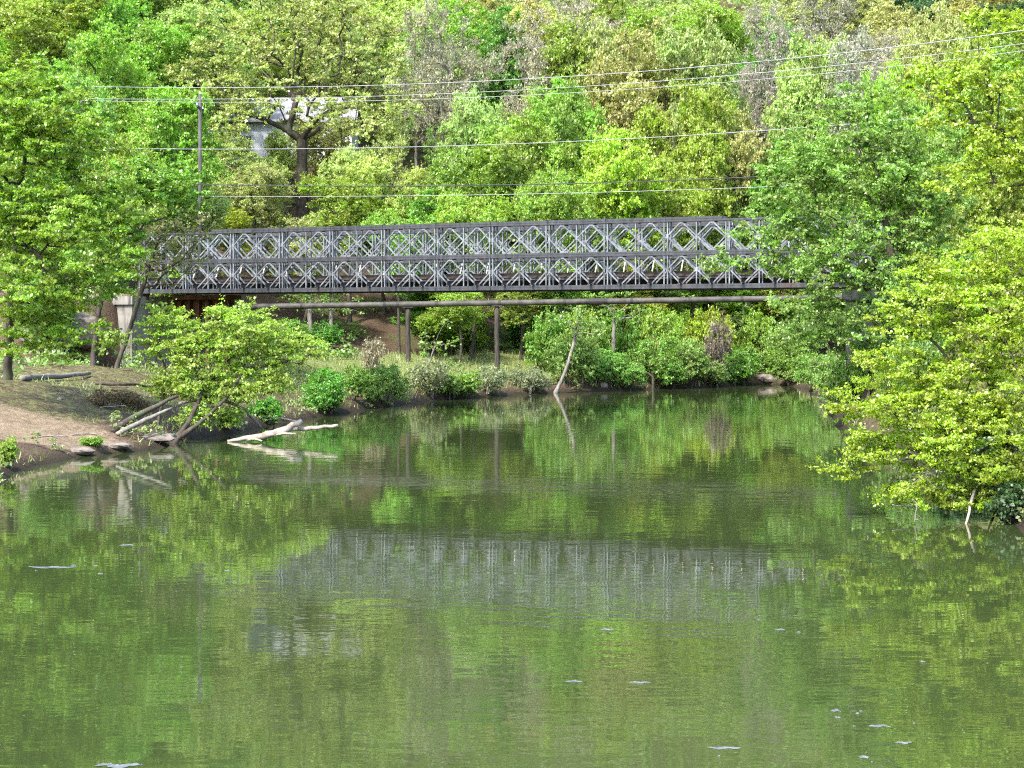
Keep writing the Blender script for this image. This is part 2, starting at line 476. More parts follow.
def grow(seed, base, lobes, ncl, nleaf, lsize, crad, flat=0.6, up=0.6, trunk_r=0.22, trunk_top=None, fork=0.5,
         bark=None, lean=None, twigs=1.0, shell=2.0, stems=1, tip=0.012, zmin=0.25):
    """lobes: [(cx,cy,cz, rx,ry,rz, weight)] ; returns trunk mesh, crown mesh (coordinates relative to base)"""
    rng = np.random.default_rng(seed); bark = bark or BARK
    base = np.array(base, float)
    lb = np.array([l[:6] for l in lobes], float); wt = np.array([l[6] if len(l) > 6 else l[3] * l[5] for l in lobes], float); wt /= wt.sum()
    lb[:, :3] -= base
    # cluster centres with a minimum spacing
    pts = []; tries = 0; mind = crad * 0.75
    while len(pts) < ncl and tries < ncl * 30:
        tries += 1
        l = lb[rng.choice(len(lb), p=wt)]
        d = unit(rng, 1)[0] * rng.uniform(0, 1) ** (1 / shell)
        p = l[:3] + d * l[3:6]
        if p[2] < zmin: continue
        if pts:
            q = np.array(pts) - p
            if (q * q).sum(1).min() < mind ** 2 * (1 if tries < ncl * 12 else 0.5): continue
        pts.append(p)
    P = np.array(pts); centre = P.mean(0)
    top = np.array(trunk_top, float) - base if trunk_top is not None else np.array([centre[0] * 0.7, centre[1] * 0.7, centre[2] * 1.05])
    # skeleton nodes
    nodes = []; parent = []; plen = []
    def path(p0, p1, par, curve, step):
        n = max(2, int(np.linalg.norm(p1 - p0) / step) + 1)
        side = rng.normal(size=3) * np.linalg.norm(p1 - p0) * 0.10
        mid = (p0 + p1) / 2 + curve + side
        last = par
        for i in range(1, n + 1):
            t = i / n
            q = (1 - t) ** 2 * p0 + 2 * t * (1 - t) * mid + t * t * p1 + (rng.normal(size=3) * step * 0.06 if i < n else 0)
            plen.append((plen[last] if last >= 0 else 0) + np.linalg.norm(q - nodes[last])); nodes.append(q); parent.append(last); last = len(nodes) - 1
        return last
    step = max(0.25, crad * 0.55)
    for s in range(stems):
        off = np.array([0, 0, 0.0]) if stems == 1 else np.array([rng.uniform(-.5, .5), rng.uniform(-.3, .3), 0])
        nodes.append(off + np.array([0, 0, -0.5])); parent.append(-1); plen.append(0)
        tp = top if stems == 1 else top + np.array([(s - (stems - 1) / 2) * abs(lb[:, 3]).max() * 0.8, rng.uniform(-1, 1), rng.uniform(-.3, .3) * top[2]])
        path(nodes[-1], tp, len(nodes) - 1, np.array(lean if lean is not None else (0, 0, 0), float), step)
    order = np.argsort(np.linalg.norm(P - top * np.array([1, 1, fork + 0.2]), axis=1) + rng.uniform(0, 1.0, len(P)) * crad)
    tips = []
    for o in order:
        p = P[o]; Nn = np.array(nodes); d = Nn - p; dist = np.linalg.norm(d, axis=1)
        cost = dist + 0.22 * np.array(plen) + np.maximum(0, d[:, 2]) * 1.2
        cost = np.where(Nn[:, 2] < 0.18 * top[2], cost + 50, cost)
        q = int(np.argmin(cost))
        tips.append(path(nodes[q], p, q, np.array([0, 0, 0.10 * dist[q]]) + 0 * d[q], step))
    # pipe-model radii
    n = len(nodes); cnt = np.zeros(n)
    for t in tips: cnt[t] += 1
    for i in range(n - 1, -1, -1):
        if parent[i] >= 0: cnt[parent[i]] += cnt[i]
    cnt = np.maximum(cnt, 0.6); e = math.log(max(trunk_r / tip, 1.5)) / math.log(max(cnt.max(), 2))
    rad = tip * cnt ** e
    N_ = np.array(nodes)
    # root flare
    rad = rad * (1 + 0.5 * np.exp(-np.maximum(N_[:, 2], 0) / (trunk_r * 2.2)) * (rad > trunk_r * 0.5))
    kids = [[] for _ in range(n)]
    for i in range(n):
        if parent[i] >= 0: kids[parent[i]].append(i)
    big = []; small = []
    roots = [i for i in range(n) if parent[i] < 0]; stack = [(r, None) for r in roots]
    while stack:
        s, par = stack.pop(); ch = [] if par is None else [par]; rr = [] if par is None else [min(rad[par], rad[s] * 1.15)]
        cur = s
        while True:
            ch.append(cur); rr.append(rad[cur])
            if not kids[cur]: break
            ks = sorted(kids[cur], key=lambda i: -cnt[i])
            for k2 in ks[1:]: stack.append((k2, cur))
            cur = ks[0]
        if len(ch) > 1: (big if max(rr) > 0.06 else small).append((N_[ch], np.array(rr)))
    # extra bare twigs bristling from the cluster ends
    nt_ = int(twigs * 3)
    for t in tips:
        for _ in range(nt_):
            d = unit(rng, 1)[0] * np.array([1, 1, 0.6]) + np.array([0, 0, 0.25]); L = crad * rng.uniform(0.5, 1.1)
            small.append((np.stack([N_[t], N_[t] + d * L * 0.5 + rng.normal(size=3) * L * 0.06, N_[t] + d * L]), np.array([tip * 0.9, tip * 0.7, tip * 0.35])))
    V1, Q1 = tubes_np(big, 8) if big else (np.zeros((0, 3)), np.zeros((0, 4), int))
    V2, Q2 = tubes_np(small, 3) if small else (np.zeros((0, 3)), np.zeros((0, 4), int))
    tm = mesh_np('trunk', np.concatenate([V1, V2]), np.concatenate([Q1, Q2 + len(V1)]), bark, True)
    tint = rng.uniform(0, 1, len(P)); crads = crad * rng.uniform(0.7, 1.3, len(P))
    V, Ql, tt = leaves_np(rng, P, tint, nleaf, crads, flat, lsize, up, centre)
    V[:, 2] = np.maximum(V[:, 2], zmin - 0.22)
    cm = mesh_np('crown', V, Ql, LEAF, False, {'tint': ('FACE', tt)})
    return tm, cm

def stand(name, tm, cm, loc, label, cat, color, group=None, scale=(1, 1, 1), rz=0.0, trunk='trunk', crown='crown'):
    r = empty(name, loc, rz); r.scale = scale
    tag(r, label, cat, group)
    a = bpy.data.objects.new(trunk, tm); link(a, r)
    c = bpy.data.objects.new(crown, cm); link(c, r); c.color = (*color, 1)
    return r

def pxlobe(px, py, rpx, rpy, Y, dr=None, w=None):
    p = at(px, py, Y); s = F / Y
    rx = rpx / s; rz = rpy / s
    l = [p.x, p.y, p.z, rx, dr if dr else (rx + rz) / 2, rz]
    return tuple(l + ([w] if w else []))

# colours of the leaves
LIME = (0.265, 0.405, 0.028); YELLOW = (0.35, 0.46, 0.020); PALE = (0.395, 0.45, 0.125); GREEN = (0.135, 0.31, 0.022)
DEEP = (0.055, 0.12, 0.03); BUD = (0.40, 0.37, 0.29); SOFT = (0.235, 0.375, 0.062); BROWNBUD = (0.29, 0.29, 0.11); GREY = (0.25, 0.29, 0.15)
MID = (0.19, 0.34, 0.032)

# ---- hero trees
def hero(seed, name, base, lobes, ncl, nleaf, ls, cr, color, label, cat='tree', **kw):
    tm, cm = grow(seed, base, lobes, ncl, nleaf, ls, cr, **kw)
    return stand(name, tm, cm, base, label, cat, color)

def ground_at(px, Y):
    x = (px - 512) / F * Y; return (x, Y, gz(x, Y))

# the big oak over the bridge
oakY = 148
hero(11, 'oak_tree', ground_at(300, oakY),
     [pxlobe(250, 106, 40, 13, oakY - 3, 2, 7), pxlobe(335, 104, 40, 13, oakY - 3, 2, 6), pxlobe(222, 130, 22, 8, oakY - 4, 1.5, 1.5), pxlobe(300, 60, 118, 70, oakY, 7), pxlobe(215, 75, 60, 55, oakY, 5), pxlobe(375, 75, 50, 55, oakY, 5),
      pxlobe(250, 20, 75, 45, oakY, 6), pxlobe(340, 15, 60, 40, oakY, 6), pxlobe(300, -12, 60, 30, oakY, 5), pxlobe(200, 140, 35, 20, oakY, 3), pxlobe(395, 130, 30, 25, oakY, 3),
      pxlobe(235, 120, 34, 16, oakY - 4, 2), pxlobe(345, 128, 45, 18, oakY - 4, 2), pxlobe(395, 105, 40, 26, oakY - 3, 3), pxlobe(250, 185, 45, 25, oakY - 3, 3), pxlobe(365, 185, 50, 25, oakY - 3, 3)],
     520, 125, 0.20, 0.80, PALE, 'big pale yellow-green oak with forked dark trunk in front of the white house',
     trunk_r=0.5, flat=0.6, up=0.4, trunk_top=at(302, 140, oakY), fork=0.5, tip=0.018, shell=1.9)

# right front tree hanging over the water
rY = 43
rtree = hero(21, 'riverside_tree', (at(1062, 500, rY).x, rY + 1.0, gz(at(1062, 500, rY).x, rY + 1.0)),
     [pxlobe(975, 420, 95, 85, rY, 2.0), pxlobe(1010, 320, 80, 70, rY, 2.0), pxlobe(915, 395, 62, 40, rY, 1.3), pxlobe(950, 290, 50, 42, rY, 1.4),
      pxlobe(893, 440, 48, 26, rY, 0.9), pxlobe(950, 492, 70, 20, rY, 1.2), pxlobe(1010, 480, 60, 26, rY, 1.2), pxlobe(858, 408, 34, 11, rY, 0.5, 0.6),
      pxlobe(905, 494, 36, 12, rY, .8), pxlobe(950, 511, 46, 10, rY, .9, 1.1), pxlobe(1005, 508, 40, 14, rY, .9, 1.1), pxlobe(874, 456, 28, 10, rY, .6, .6), pxlobe(850, 472, 28, 7, rY, 0.4, 0.35), pxlobe(905, 330, 36, 30, rY, 0.9), pxlobe(1030, 250, 60, 30, rY, 1.6), pxlobe(880, 360, 36, 18, rY, 0.7), pxlobe(838, 398, 18, 6, rY, 0.3, .2)],
     660, 190, 0.068, 0.36, YELLOW, 'yellow-lime tree at right, its lowest branches hanging over the water',
     trunk_r=0.14, flat=0.38, up=0.6, trunk_top=at(985, 330, rY), fork=0.3, tip=0.006, lean=(-0.6, 0, -0.3), shell=1.8, twigs=0.9, zmin=0.30 - gz(at(1062, 500, rY).x, rY + 1.0))

rn_ = random.Random(8)
for i in range(10):
    a = at(915 + i * 11 + rn_.uniform(-5, 5), rn_.uniform(472, 500), rY + rn_.uniform(-.8, .8)) - rtree.location
    tw = MB(); p = a.copy(); pts = [p.copy()]; d = Vector((rn_.uniform(-.28, .1), rn_.uniform(-.15, .15), rn_.uniform(-.10, .0)))
    for k in range(5):
        p = p + d + Vector((rn_.uniform(-.07, .07), rn_.uniform(-.07, .07), rn_.uniform(-.06, .03))); p.z = max(p.z, 0.04 - rtree.location.z); pts.append(p.copy())
    tw.tube(pts, [.013, .012, .010, .008, .006, .003], 5)
    for k in range(1, 5):
        for q in range(2):
            e = pts[k] + Vector((rn_.uniform(-.3, .2), rn_.uniform(-.2, .2), rn_.uniform(-.2, .08))); e.z = max(e.z, 0.03 - rtree.location.z)
            tw.tube([pts[k], (pts[k] + e) / 2 + Vector((0, 0, .03)), e], [.006, .005, .002], 4)
    tw.build('bare_branch', BARK_PALE, rtree)

# soft green tree in front of the right end of the bridge
sY = 79
hero(31, 'sycamore_tree', ground_at(905, sY),
     [pxlobe(840, 165, 75, 62, sY, 3), pxlobe(895, 150, 62, 62, sY, 3), pxlobe(815, 235, 62, 45, sY, 2.4), pxlobe(905, 235, 48, 50, sY, 2.0), pxlobe(855, 238, 46, 30, sY - 1, 1.6), pxlobe(885, 285, 46, 30, sY - 1, 1.6), pxlobe(800, 300, 40, 14, sY - 1, 1.2), pxlobe(840, 275, 34, 14, sY - 1, 1.2),
      pxlobe(930, 200, 45, 60, sY, 2.2), pxlobe(800, 268, 46, 12, sY, 1.2), pxlobe(865, 312, 50, 24, sY, 1.6), pxlobe(815, 335, 58, 22, sY, 1.5), pxlobe(757, 240, 26, 34, sY, 0.9, 1.2),
      pxlobe(735, 262, 36, 15, sY, 0.7, .55), pxlobe(790, 190, 36, 40, sY, 1.5), pxlobe(860, 110, 50, 28, sY, 2), pxlobe(905, 335, 50, 30, sY, 1.6)],
     560, 135, 0.13, 0.58, SOFT, 'soft mid-green tree veiling the right end of the bridge',
     trunk_r=0.26, flat=0.55, up=0.5, trunk_top=at(872, 150, sY), fork=0.3, tip=0.008, shell=1.7)

# yellow maple at the upper right edge
yY = 66
hero(41, 'maple_tree', ground_at(1085, yY),
     [pxlobe(985, 85, 58, 34, yY, 2), pxlobe(1010, 150, 58, 44, yY, 2), pxlobe(945, 82, 40, 22, yY, 1.3), pxlobe(1020, 25, 50, 26, yY, 1.6), pxlobe(915, 72, 20, 20, yY, 0.8),
      pxlobe(960, 172, 34, 22, yY, 1.2), pxlobe(970, 15, 24, 12, yY, 0.8), pxlobe(1075, 90, 50, 80, yY, 2), pxlobe(940, 120, 26, 14, yY, 0.8)],
     250, 120, 0.12, 0.5, YELLOW, 'yellow-green maple reaching in from the upper right edge',
     trunk_r=0.24, flat=0.5, up=0.7, trunk_top=at(1060, 60, yY), fork=0.3, tip=0.010, shell=1.8)

# left bank trees
lY = 70
hero(51, 'beech_tree', ground_at(7, 78),
     [pxlobe(40, 130, 85, 55, lY, 2.6), pxlobe(85, 205, 80, 45, lY, 2.4), pxlobe(30, 225, 65, 50, lY, 2.4), pxlobe(75, 285, 62, 34, lY, 2), pxlobe(25, 320, 45, 30, lY, 1.8),
      pxlobe(95, 335, 36, 18, lY, 1.2), pxlobe(30, 345, 40, 16, lY - 1, 1.2), pxlobe(15, 280, 45, 30, lY - 2, 1.5), pxlobe(-30, 200, 60, 100, lY, 3), pxlobe(118, 265, 34, 22, lY, 1.2), pxlobe(20, 85, 50, 30, lY, 2)],
     560, 150, 0.125, 0.52, LIME, 'lime green tree on the left bank with dark trunk at the left edge',
     trunk_r=0.17, flat=0.28, up=0.6, trunk_top=at(28, 130, lY), fork=0.3, tip=0.009, shell=1.6)
l2 = 90
hero(52, 'leaning_tree', ground_at(92, l2),
     [pxlobe(150, 182, 46, 26, l2, 2.2), pxlobe(118, 195, 44, 36, l2, 2.2), pxlobe(185, 200, 26, 22, l2, 1.4), pxlobe(105, 250, 40, 40, l2, 2.2)],
     190, 110, 0.17, 0.6, MID, 'leaning dark-stemmed green tree left of the bridge end',
     trunk_r=0.12, flat=0.4, up=0.8, trunk_top=at(140, 170, l2), fork=0.3, tip=0.010)
l3 = 94
hero(53, 'budding_tree', ground_at(112, l3),
     [pxlobe(170, 245, 40, 36, l3, 1.6), pxlobe(195, 222, 28, 20, l3, 1.2), pxlobe(150, 270, 30, 25, l3, 1.2), pxlobe(140, 225, 30, 25, l3, 1.2)],
     120, 26, 0.14, 0.55, BROWNBUD, 'thin brownish budding tree in front of the left end of the bridge',
     trunk_r=0.12, flat=0.6, up=0.4, trunk_top=at(160, 235, l3), fork=0.3, tip=0.012, twigs=2.2)

# small beech over the landing, several leaning stems
bY = 71
hero(61, 'young_beech_tree', ground_at(158, 70),
     [pxlobe(190, 345, 48, 26, bY, 1.4), pxlobe(240, 338, 52, 26, bY, 1.4), pxlobe(283, 350, 42, 18, bY, 1.0), pxlobe(215, 385, 50, 22, bY, 1.2), pxlobe(180, 385, 36, 18, bY, 1),
      pxlobe(255, 382, 40, 20, bY, 1.0), pxlobe(165, 320, 26, 16, bY, .8), pxlobe(210, 415, 32, 12, bY, 0.8, .7), pxlobe(310, 352, 20, 8, bY, .5, .3), pxlobe(235, 312, 35, 10, bY, .8, .5)],
     350, 120, 0.10, 0.46, (0.34, 0.47, 0.055), 'spreading pale lime young beech leaning over the shore below the bridge end',
     trunk_r=0.09, flat=0.3, up=0.6, trunk_top=at(205, 365, bY), fork=0.3, tip=0.007, stems=3, lean=(0.3, 0, 0.2), shell=1.6, zmin=0.35 - ground_at(158, 70)[2])

# ---- generic variants for the wooded slope
def variant(seed, h, wd, kind):
    cb = {'round': 0.30, 'tall': 0.22, 'spread': 0.40, 'bare': 0.35}[kind]
    rng = np.random.default_rng(seed + 500); lobes = []
    zc = h * (cb + 1) / 2; rz = h * (1 - cb) / 2
    lobes.append((0, 0, zc, wd * 0.36, wd * 0.36, rz * 0.9, 2.0))
    for i in range(12):
        a = rng.uniform(0, 6.28); q = rng.uniform(0.35, 0.62) * wd / 2; zz_ = zc + rng.uniform(-0.75, 0.7) * rz
        r_ = wd * rng.uniform(0.12, 0.23)
        lobes.append((math.cos(a) * q * 1.3, math.sin(a) * q * 1.3, zz_, r_, r_, r_ * 0.7, 0.6))
    if kind == 'bare':
        return grow(seed, (0, 0, 0), lobes, 300, 60, 0.16, 0.8, flat=0.7, up=0.3, trunk_r=0.22, tip=0.022, twigs=3.0, shell=2.2, bark=BARK_PALE, fork=.2)
    return grow(seed, (0, 0, 0), lobes, 300, 180, 0.20, 0.95, flat=0.55, up=0.55, trunk_r=0.24, tip=0.016, shell=2.2, twigs=0.7)
VAR = {'round': [(variant(s, 17, 11, 'round'), 17, 11) for s in (101, 102, 103)],
       'tall': [(variant(s, 20, 8.5, 'tall'), 20, 8.5) for s in (111, 112)],
       'spread': [(variant(s, 17, 13, 'spread'), 17, 13) for s in (121, 122, 123)],
       'bare': [(variant(s, 18, 11, 'bare'), 18, 11) for s in (131, 132)]}
KIND = {'L': ('maple_tree', 'bright lime green', LIME, ('round', 'spread')), 'Y': ('maple_tree', 'yellowish lime', YELLOW, ('round', 'spread')),
        'P': ('oak_tree', 'pale yellow-green budding', PALE, ('round', 'spread')), 'B': ('bare_tree', 'grey-brown nearly bare', BUD, ('bare',)),
        'G': ('poplar_tree', 'rich green', GREEN, ('tall', 'round')), 'D': ('evergreen_tree', 'dark green', DEEP, ('tall',)), 'S': ('deciduous_tree', 'soft mid-green', SOFT, ('round',))}
rnd = random.Random(7)
hill = []   # (kind, X, Y, ztop, width)
# (kind, crown centre px, crown top py, width px, distance)
SPOTS = [('L', 35, -25, 150, 150), ('L', 120, -15, 120, 157), ('G', 100, 25, 70, 146), ('L', 165, 70, 110, 122), ('S', 75, 60, 90, 120), ('L', 150, 15, 110, 150), ('L', 60, 40, 110, 132),
         ('B', 450, -10, 105, 160), ('G', 503, -12, 72, 147), ('L', 592, 18, 125, 146), ('P', 640, -2, 120, 162), ('P', 705, 12, 95, 160), ('B', 550, -20, 100, 172),
         ('G', 772, 8, 95, 143), ('L', 520, 100, 125, 138), ('L', 455, 130, 110, 136), ('G', 430, 185, 90, 131), ('Y', 620, 112, 110, 136), ('P', 735, 92, 80, 139),
         ('L', 690, 74, 105, 144), ('P', 805, 24, 90, 160), ('B', 872, 20, 110, 156), ('D', 900, -75, 70, 200), ('D', 950, -75, 70, 204), ('Y', 900, 52, 80, 116),
         ('P', 470, 85, 80, 148), ('L', 350, 168, 105, 134), ('P', 250, 160, 95, 135), ('P', 385, 150, 85, 138), ('L', 555, 165, 100, 132), ('L', 660, 155, 110, 133), ('S', 720, 180, 80, 130),
         ('L', 470, 190, 100, 129), ('Y', 215, 195, 80, 131), ('G', 790, 110, 90, 132), ('S', 960, 190, 90, 110), ('L', 985, 60, 110, 110), ('P', 955, 20, 90, 140), ('L', 1010, -10, 120, 130),
         ('B', 420, 30, 80, 170), ('P', 930, -5, 90, 165), ('B', 770, -10, 80, 172), ('P', 215, 20, 90, 165), ('L', 20, 100, 120, 118), ('L', 820, 160, 110, 118), ('G', 600, 200, 90, 128), ('L', 20, 200, 110, 100), ('L', 75, 235, 90, 106), ('L', -10, 140, 110, 108), ('L', 130, 110, 90, 116), ('S', 45, 265, 70, 96), ('L', 105, 30, 110, 140), ('P', 300, 205, 80, 128), ('L', 400, 205, 80, 127), ('P', 200, 175, 70, 126), ('L', 560, 60, 100, 150), ('P', 600, -10, 90, 168), ('P', 328, 110, 62, 157), ('P', 287, 126, 44, 158),
         ('L', 562, 262, 95, 122), ('Y', 610, 256, 95, 124), ('L', 655, 260, 100, 126), ('Y', 700, 258, 95, 130), ('L', 745, 260, 95, 136), ('L', 790, 254, 90, 138), ('L', 520, 272, 75, 124), ('L', 458, 280, 75, 126), ('G', 425, 290, 60, 130), ('S', 830, 262, 80, 120),
         ('P', 238, 132, 62, 143), ('P', 348, 136, 66, 142), ('P', 388, 118, 70, 144), ('L', 205, 140, 60, 136), ('P', 270, 150, 46, 146), ('L', 1000, 150, 100, 104), ('L', 870, 200, 100, 106)]
for (k, px, top, wpx, Y) in SPOTS:
    for _ in range(20):
        if shore_dist((px - 512) / F * Y, Y)[0] > 6.5: break
        Y += 1.5
    while top < 200 and Y < 215 and at(px, top, Y).z - gz((px - 512) / F * Y, Y) > (26 if k in 'BP' else 22): Y += 1.5
    p = at(px, top, Y); hill.append((k, p.x, Y, p.z, wpx / F * Y, True))
# pale and bare crowns near the top stay uncovered by the trees in front
OPEN = [(450, 50, 185), (550, 40, 190), (640, 55, 185), (705, 50, 185), (805, 45, 185), (870, 50, 185)]
def busy(x, y, d=5.6):
    return any((h[1] - x) ** 2 + ((h[2] - y)) ** 2 < d * d for h in hill)
Y = 134.0
while Y < 214:
    x = -0.30 * Y
    while x < 0.30 * Y:
        xx = x + rnd.uniform(-2.5, 2.5); yy = Y + rnd.uniform(-2.5, 2.5)
        inhouse = abs(xx - HOUSE[0]) < 11 and -9 < yy - HOUSE[1] < 7
        pxx = 512 + F * xx / yy
        if not busy(xx, yy) and shore_dist(xx, yy)[0] > 8 and not inhouse and not (abs(xx - at(300, 0, oakY).x) < 5 and abs(yy - oakY) < 5) and not (375 < pxx < 445 and yy < 140) and not (250 < pxx < 350 and yy < 160):
            if pxx < 180: k = rnd.choice('LLLGYL')
            elif pxx < 420: k = rnd.choice('PPLS')
            elif pxx < 740: k = rnd.choice('LLGPBLY') if yy < 158 else rnd.choice('PPBPLL')
            else: k = rnd.choice('LGSP') if yy < 150 else rnd.choice('PBPLD')
            hh = rnd.uniform(14, 20) * (0.7 if yy < 146 else 1)
            top_z = gz(xx, yy) + hh
            if any(abs(pxx - b_[0]) < b_[1] and yy < b_[2] for b_ in OPEN): top_z = min(top_z, at(pxx, 88, yy).z)
            if top_z - gz(xx, yy) < 6: x += 10.2; continue
            hill.append((k, xx, yy, top_z, rnd.uniform(9.5, 13.5), False))
        x += 10.2
    Y += 9.6
hill_objs = []
for i, (k, x, y, zt, wd, man) in enumerate(hill):
    nm, words, colr, kinds = KIND[k]; vk = rnd.choice(kinds); (tm, cm), vh, vw = rnd.choice(VAR[vk])
    z0 = gz(x, y) - 0.1; hgt = max(4.0, zt - z0)
    j = [c * rnd.uniform(0.86, 1.16) for c in colr]; g = rnd.uniform(0.9, 1.1)
    r = stand(nm, tm, cm, (x, y, z0), None, 'tree', [c * g for c in j], 'trees on the wooded slope behind the bridge',
              (wd / vw, wd / vw, hgt / vh), rnd.uniform(0, 6.28))
    px, py = proj((x, y, z0 + hgt * 0.72))
    hill_objs.append((r, words, nm, px, py, y))
# labels that single each one out
def vzone(py): return 'at the top edge' if py < 45 else 'behind the upper power lines' if py < 110 else 'just above the bridge' if py < 215 else 'low behind the bridge'
def hzone(px): return 'far left' if px < 190 else 'by the white house' if px < 420 else 'mid bridge' if px < 580 else 'right half' if px < 760 else 'beyond bridge right end'
zones = {}
for t in hill_objs: zones.setdefault((t[1], t[2], vzone(t[4]), hzone(t[3])), []).append(t)
ORD = ['leftmost', 'second from left', 'third from left', 'fourth from left', 'fifth from left', 'sixth from left', 'seventh from left', 'eighth from left', 'ninth from left', 'tenth from left']
for (words, nm, vz, hz), ts in zones.items():
    ts.sort(key=lambda t: t[3])
    for i, t in enumerate(ts):
        base = f"{words} {'oak' if nm == 'oak_tree' else 'tree'} {vz}, {hz}"
        t[0]['label'] = base if len(ts) == 1 else base + ', ' + ORD[min(i, 9)]

# the far wood above the frame, seen only mirrored in the river
rng = np.random.default_rng(77)
n = 2200; fx = rng.uniform(-95, 95, n); fy = rng.uniform(205, 330, n); fz = terrain(fx, fy) + rng.uniform(4, 14, n)
V, Qf, tt = leaves_np(rng, np.stack([fx, fy, fz], 1), rng.uniform(0, 1, n), 70, np.full(n, 2.6), 0.7, 0.6, 0.5, np.array([0, 220, 20.]))
fm = mesh_np('hilltop_wood', V, Qf, LEAF, False, {'tint': ('FACE', tt)})
fo = link(bpy.data.objects.new('hilltop_wood', fm)); fo.color = (0.28, 0.36, 0.11, 1)
tag(fo, 'mixed green wood covering the hilltop, mirrored in the river', 'wood', None, 'stuff')

# ------------------------------------------------------------------ shrubs on the banks
def shrub_variant(seed, twiggy=False, fine=False):
    lobes = [(0, 0, 0.75, 0.75, 0.75, 0.6, 1.5)]
    r_ = random.Random(seed)
    for i in range(5):
        a = r_.uniform(0, 6.28); lobes.append((math.cos(a) * 0.7, math.sin(a) * 0.7, r_.uniform(0.4, 1.0), 0.45, 0.45, 0.4, 0.8))
    if fine: return grow(seed, (0, 0, 0), lobes, 150, 120, 0.055, 0.22, flat=0.55, up=0.6, trunk_r=0.04, tip=0.004, stems=3, shell=1.7, trunk_top=(0, 0, 0.9), twigs=0.8)
    return grow(seed, (0, 0, 0), lobes, 85, 60 if not twiggy else 26, 0.115, 0.28, flat=0.6, up=0.6, trunk_r=0.05, tip=0.006, stems=3, shell=1.7,
                trunk_top=(0, 0, 0.9), twigs=0.8 if not twiggy else 2.5, bark=BARK_PALE if twiggy else BARK)
SHB = [shrub_variant(s, False, True) for s in (221, 222, 223)]
SH = [shrub_variant(s) for s in (201, 202, 203)]; SHT = [shrub_variant(s, True) for s in (211, 212)]
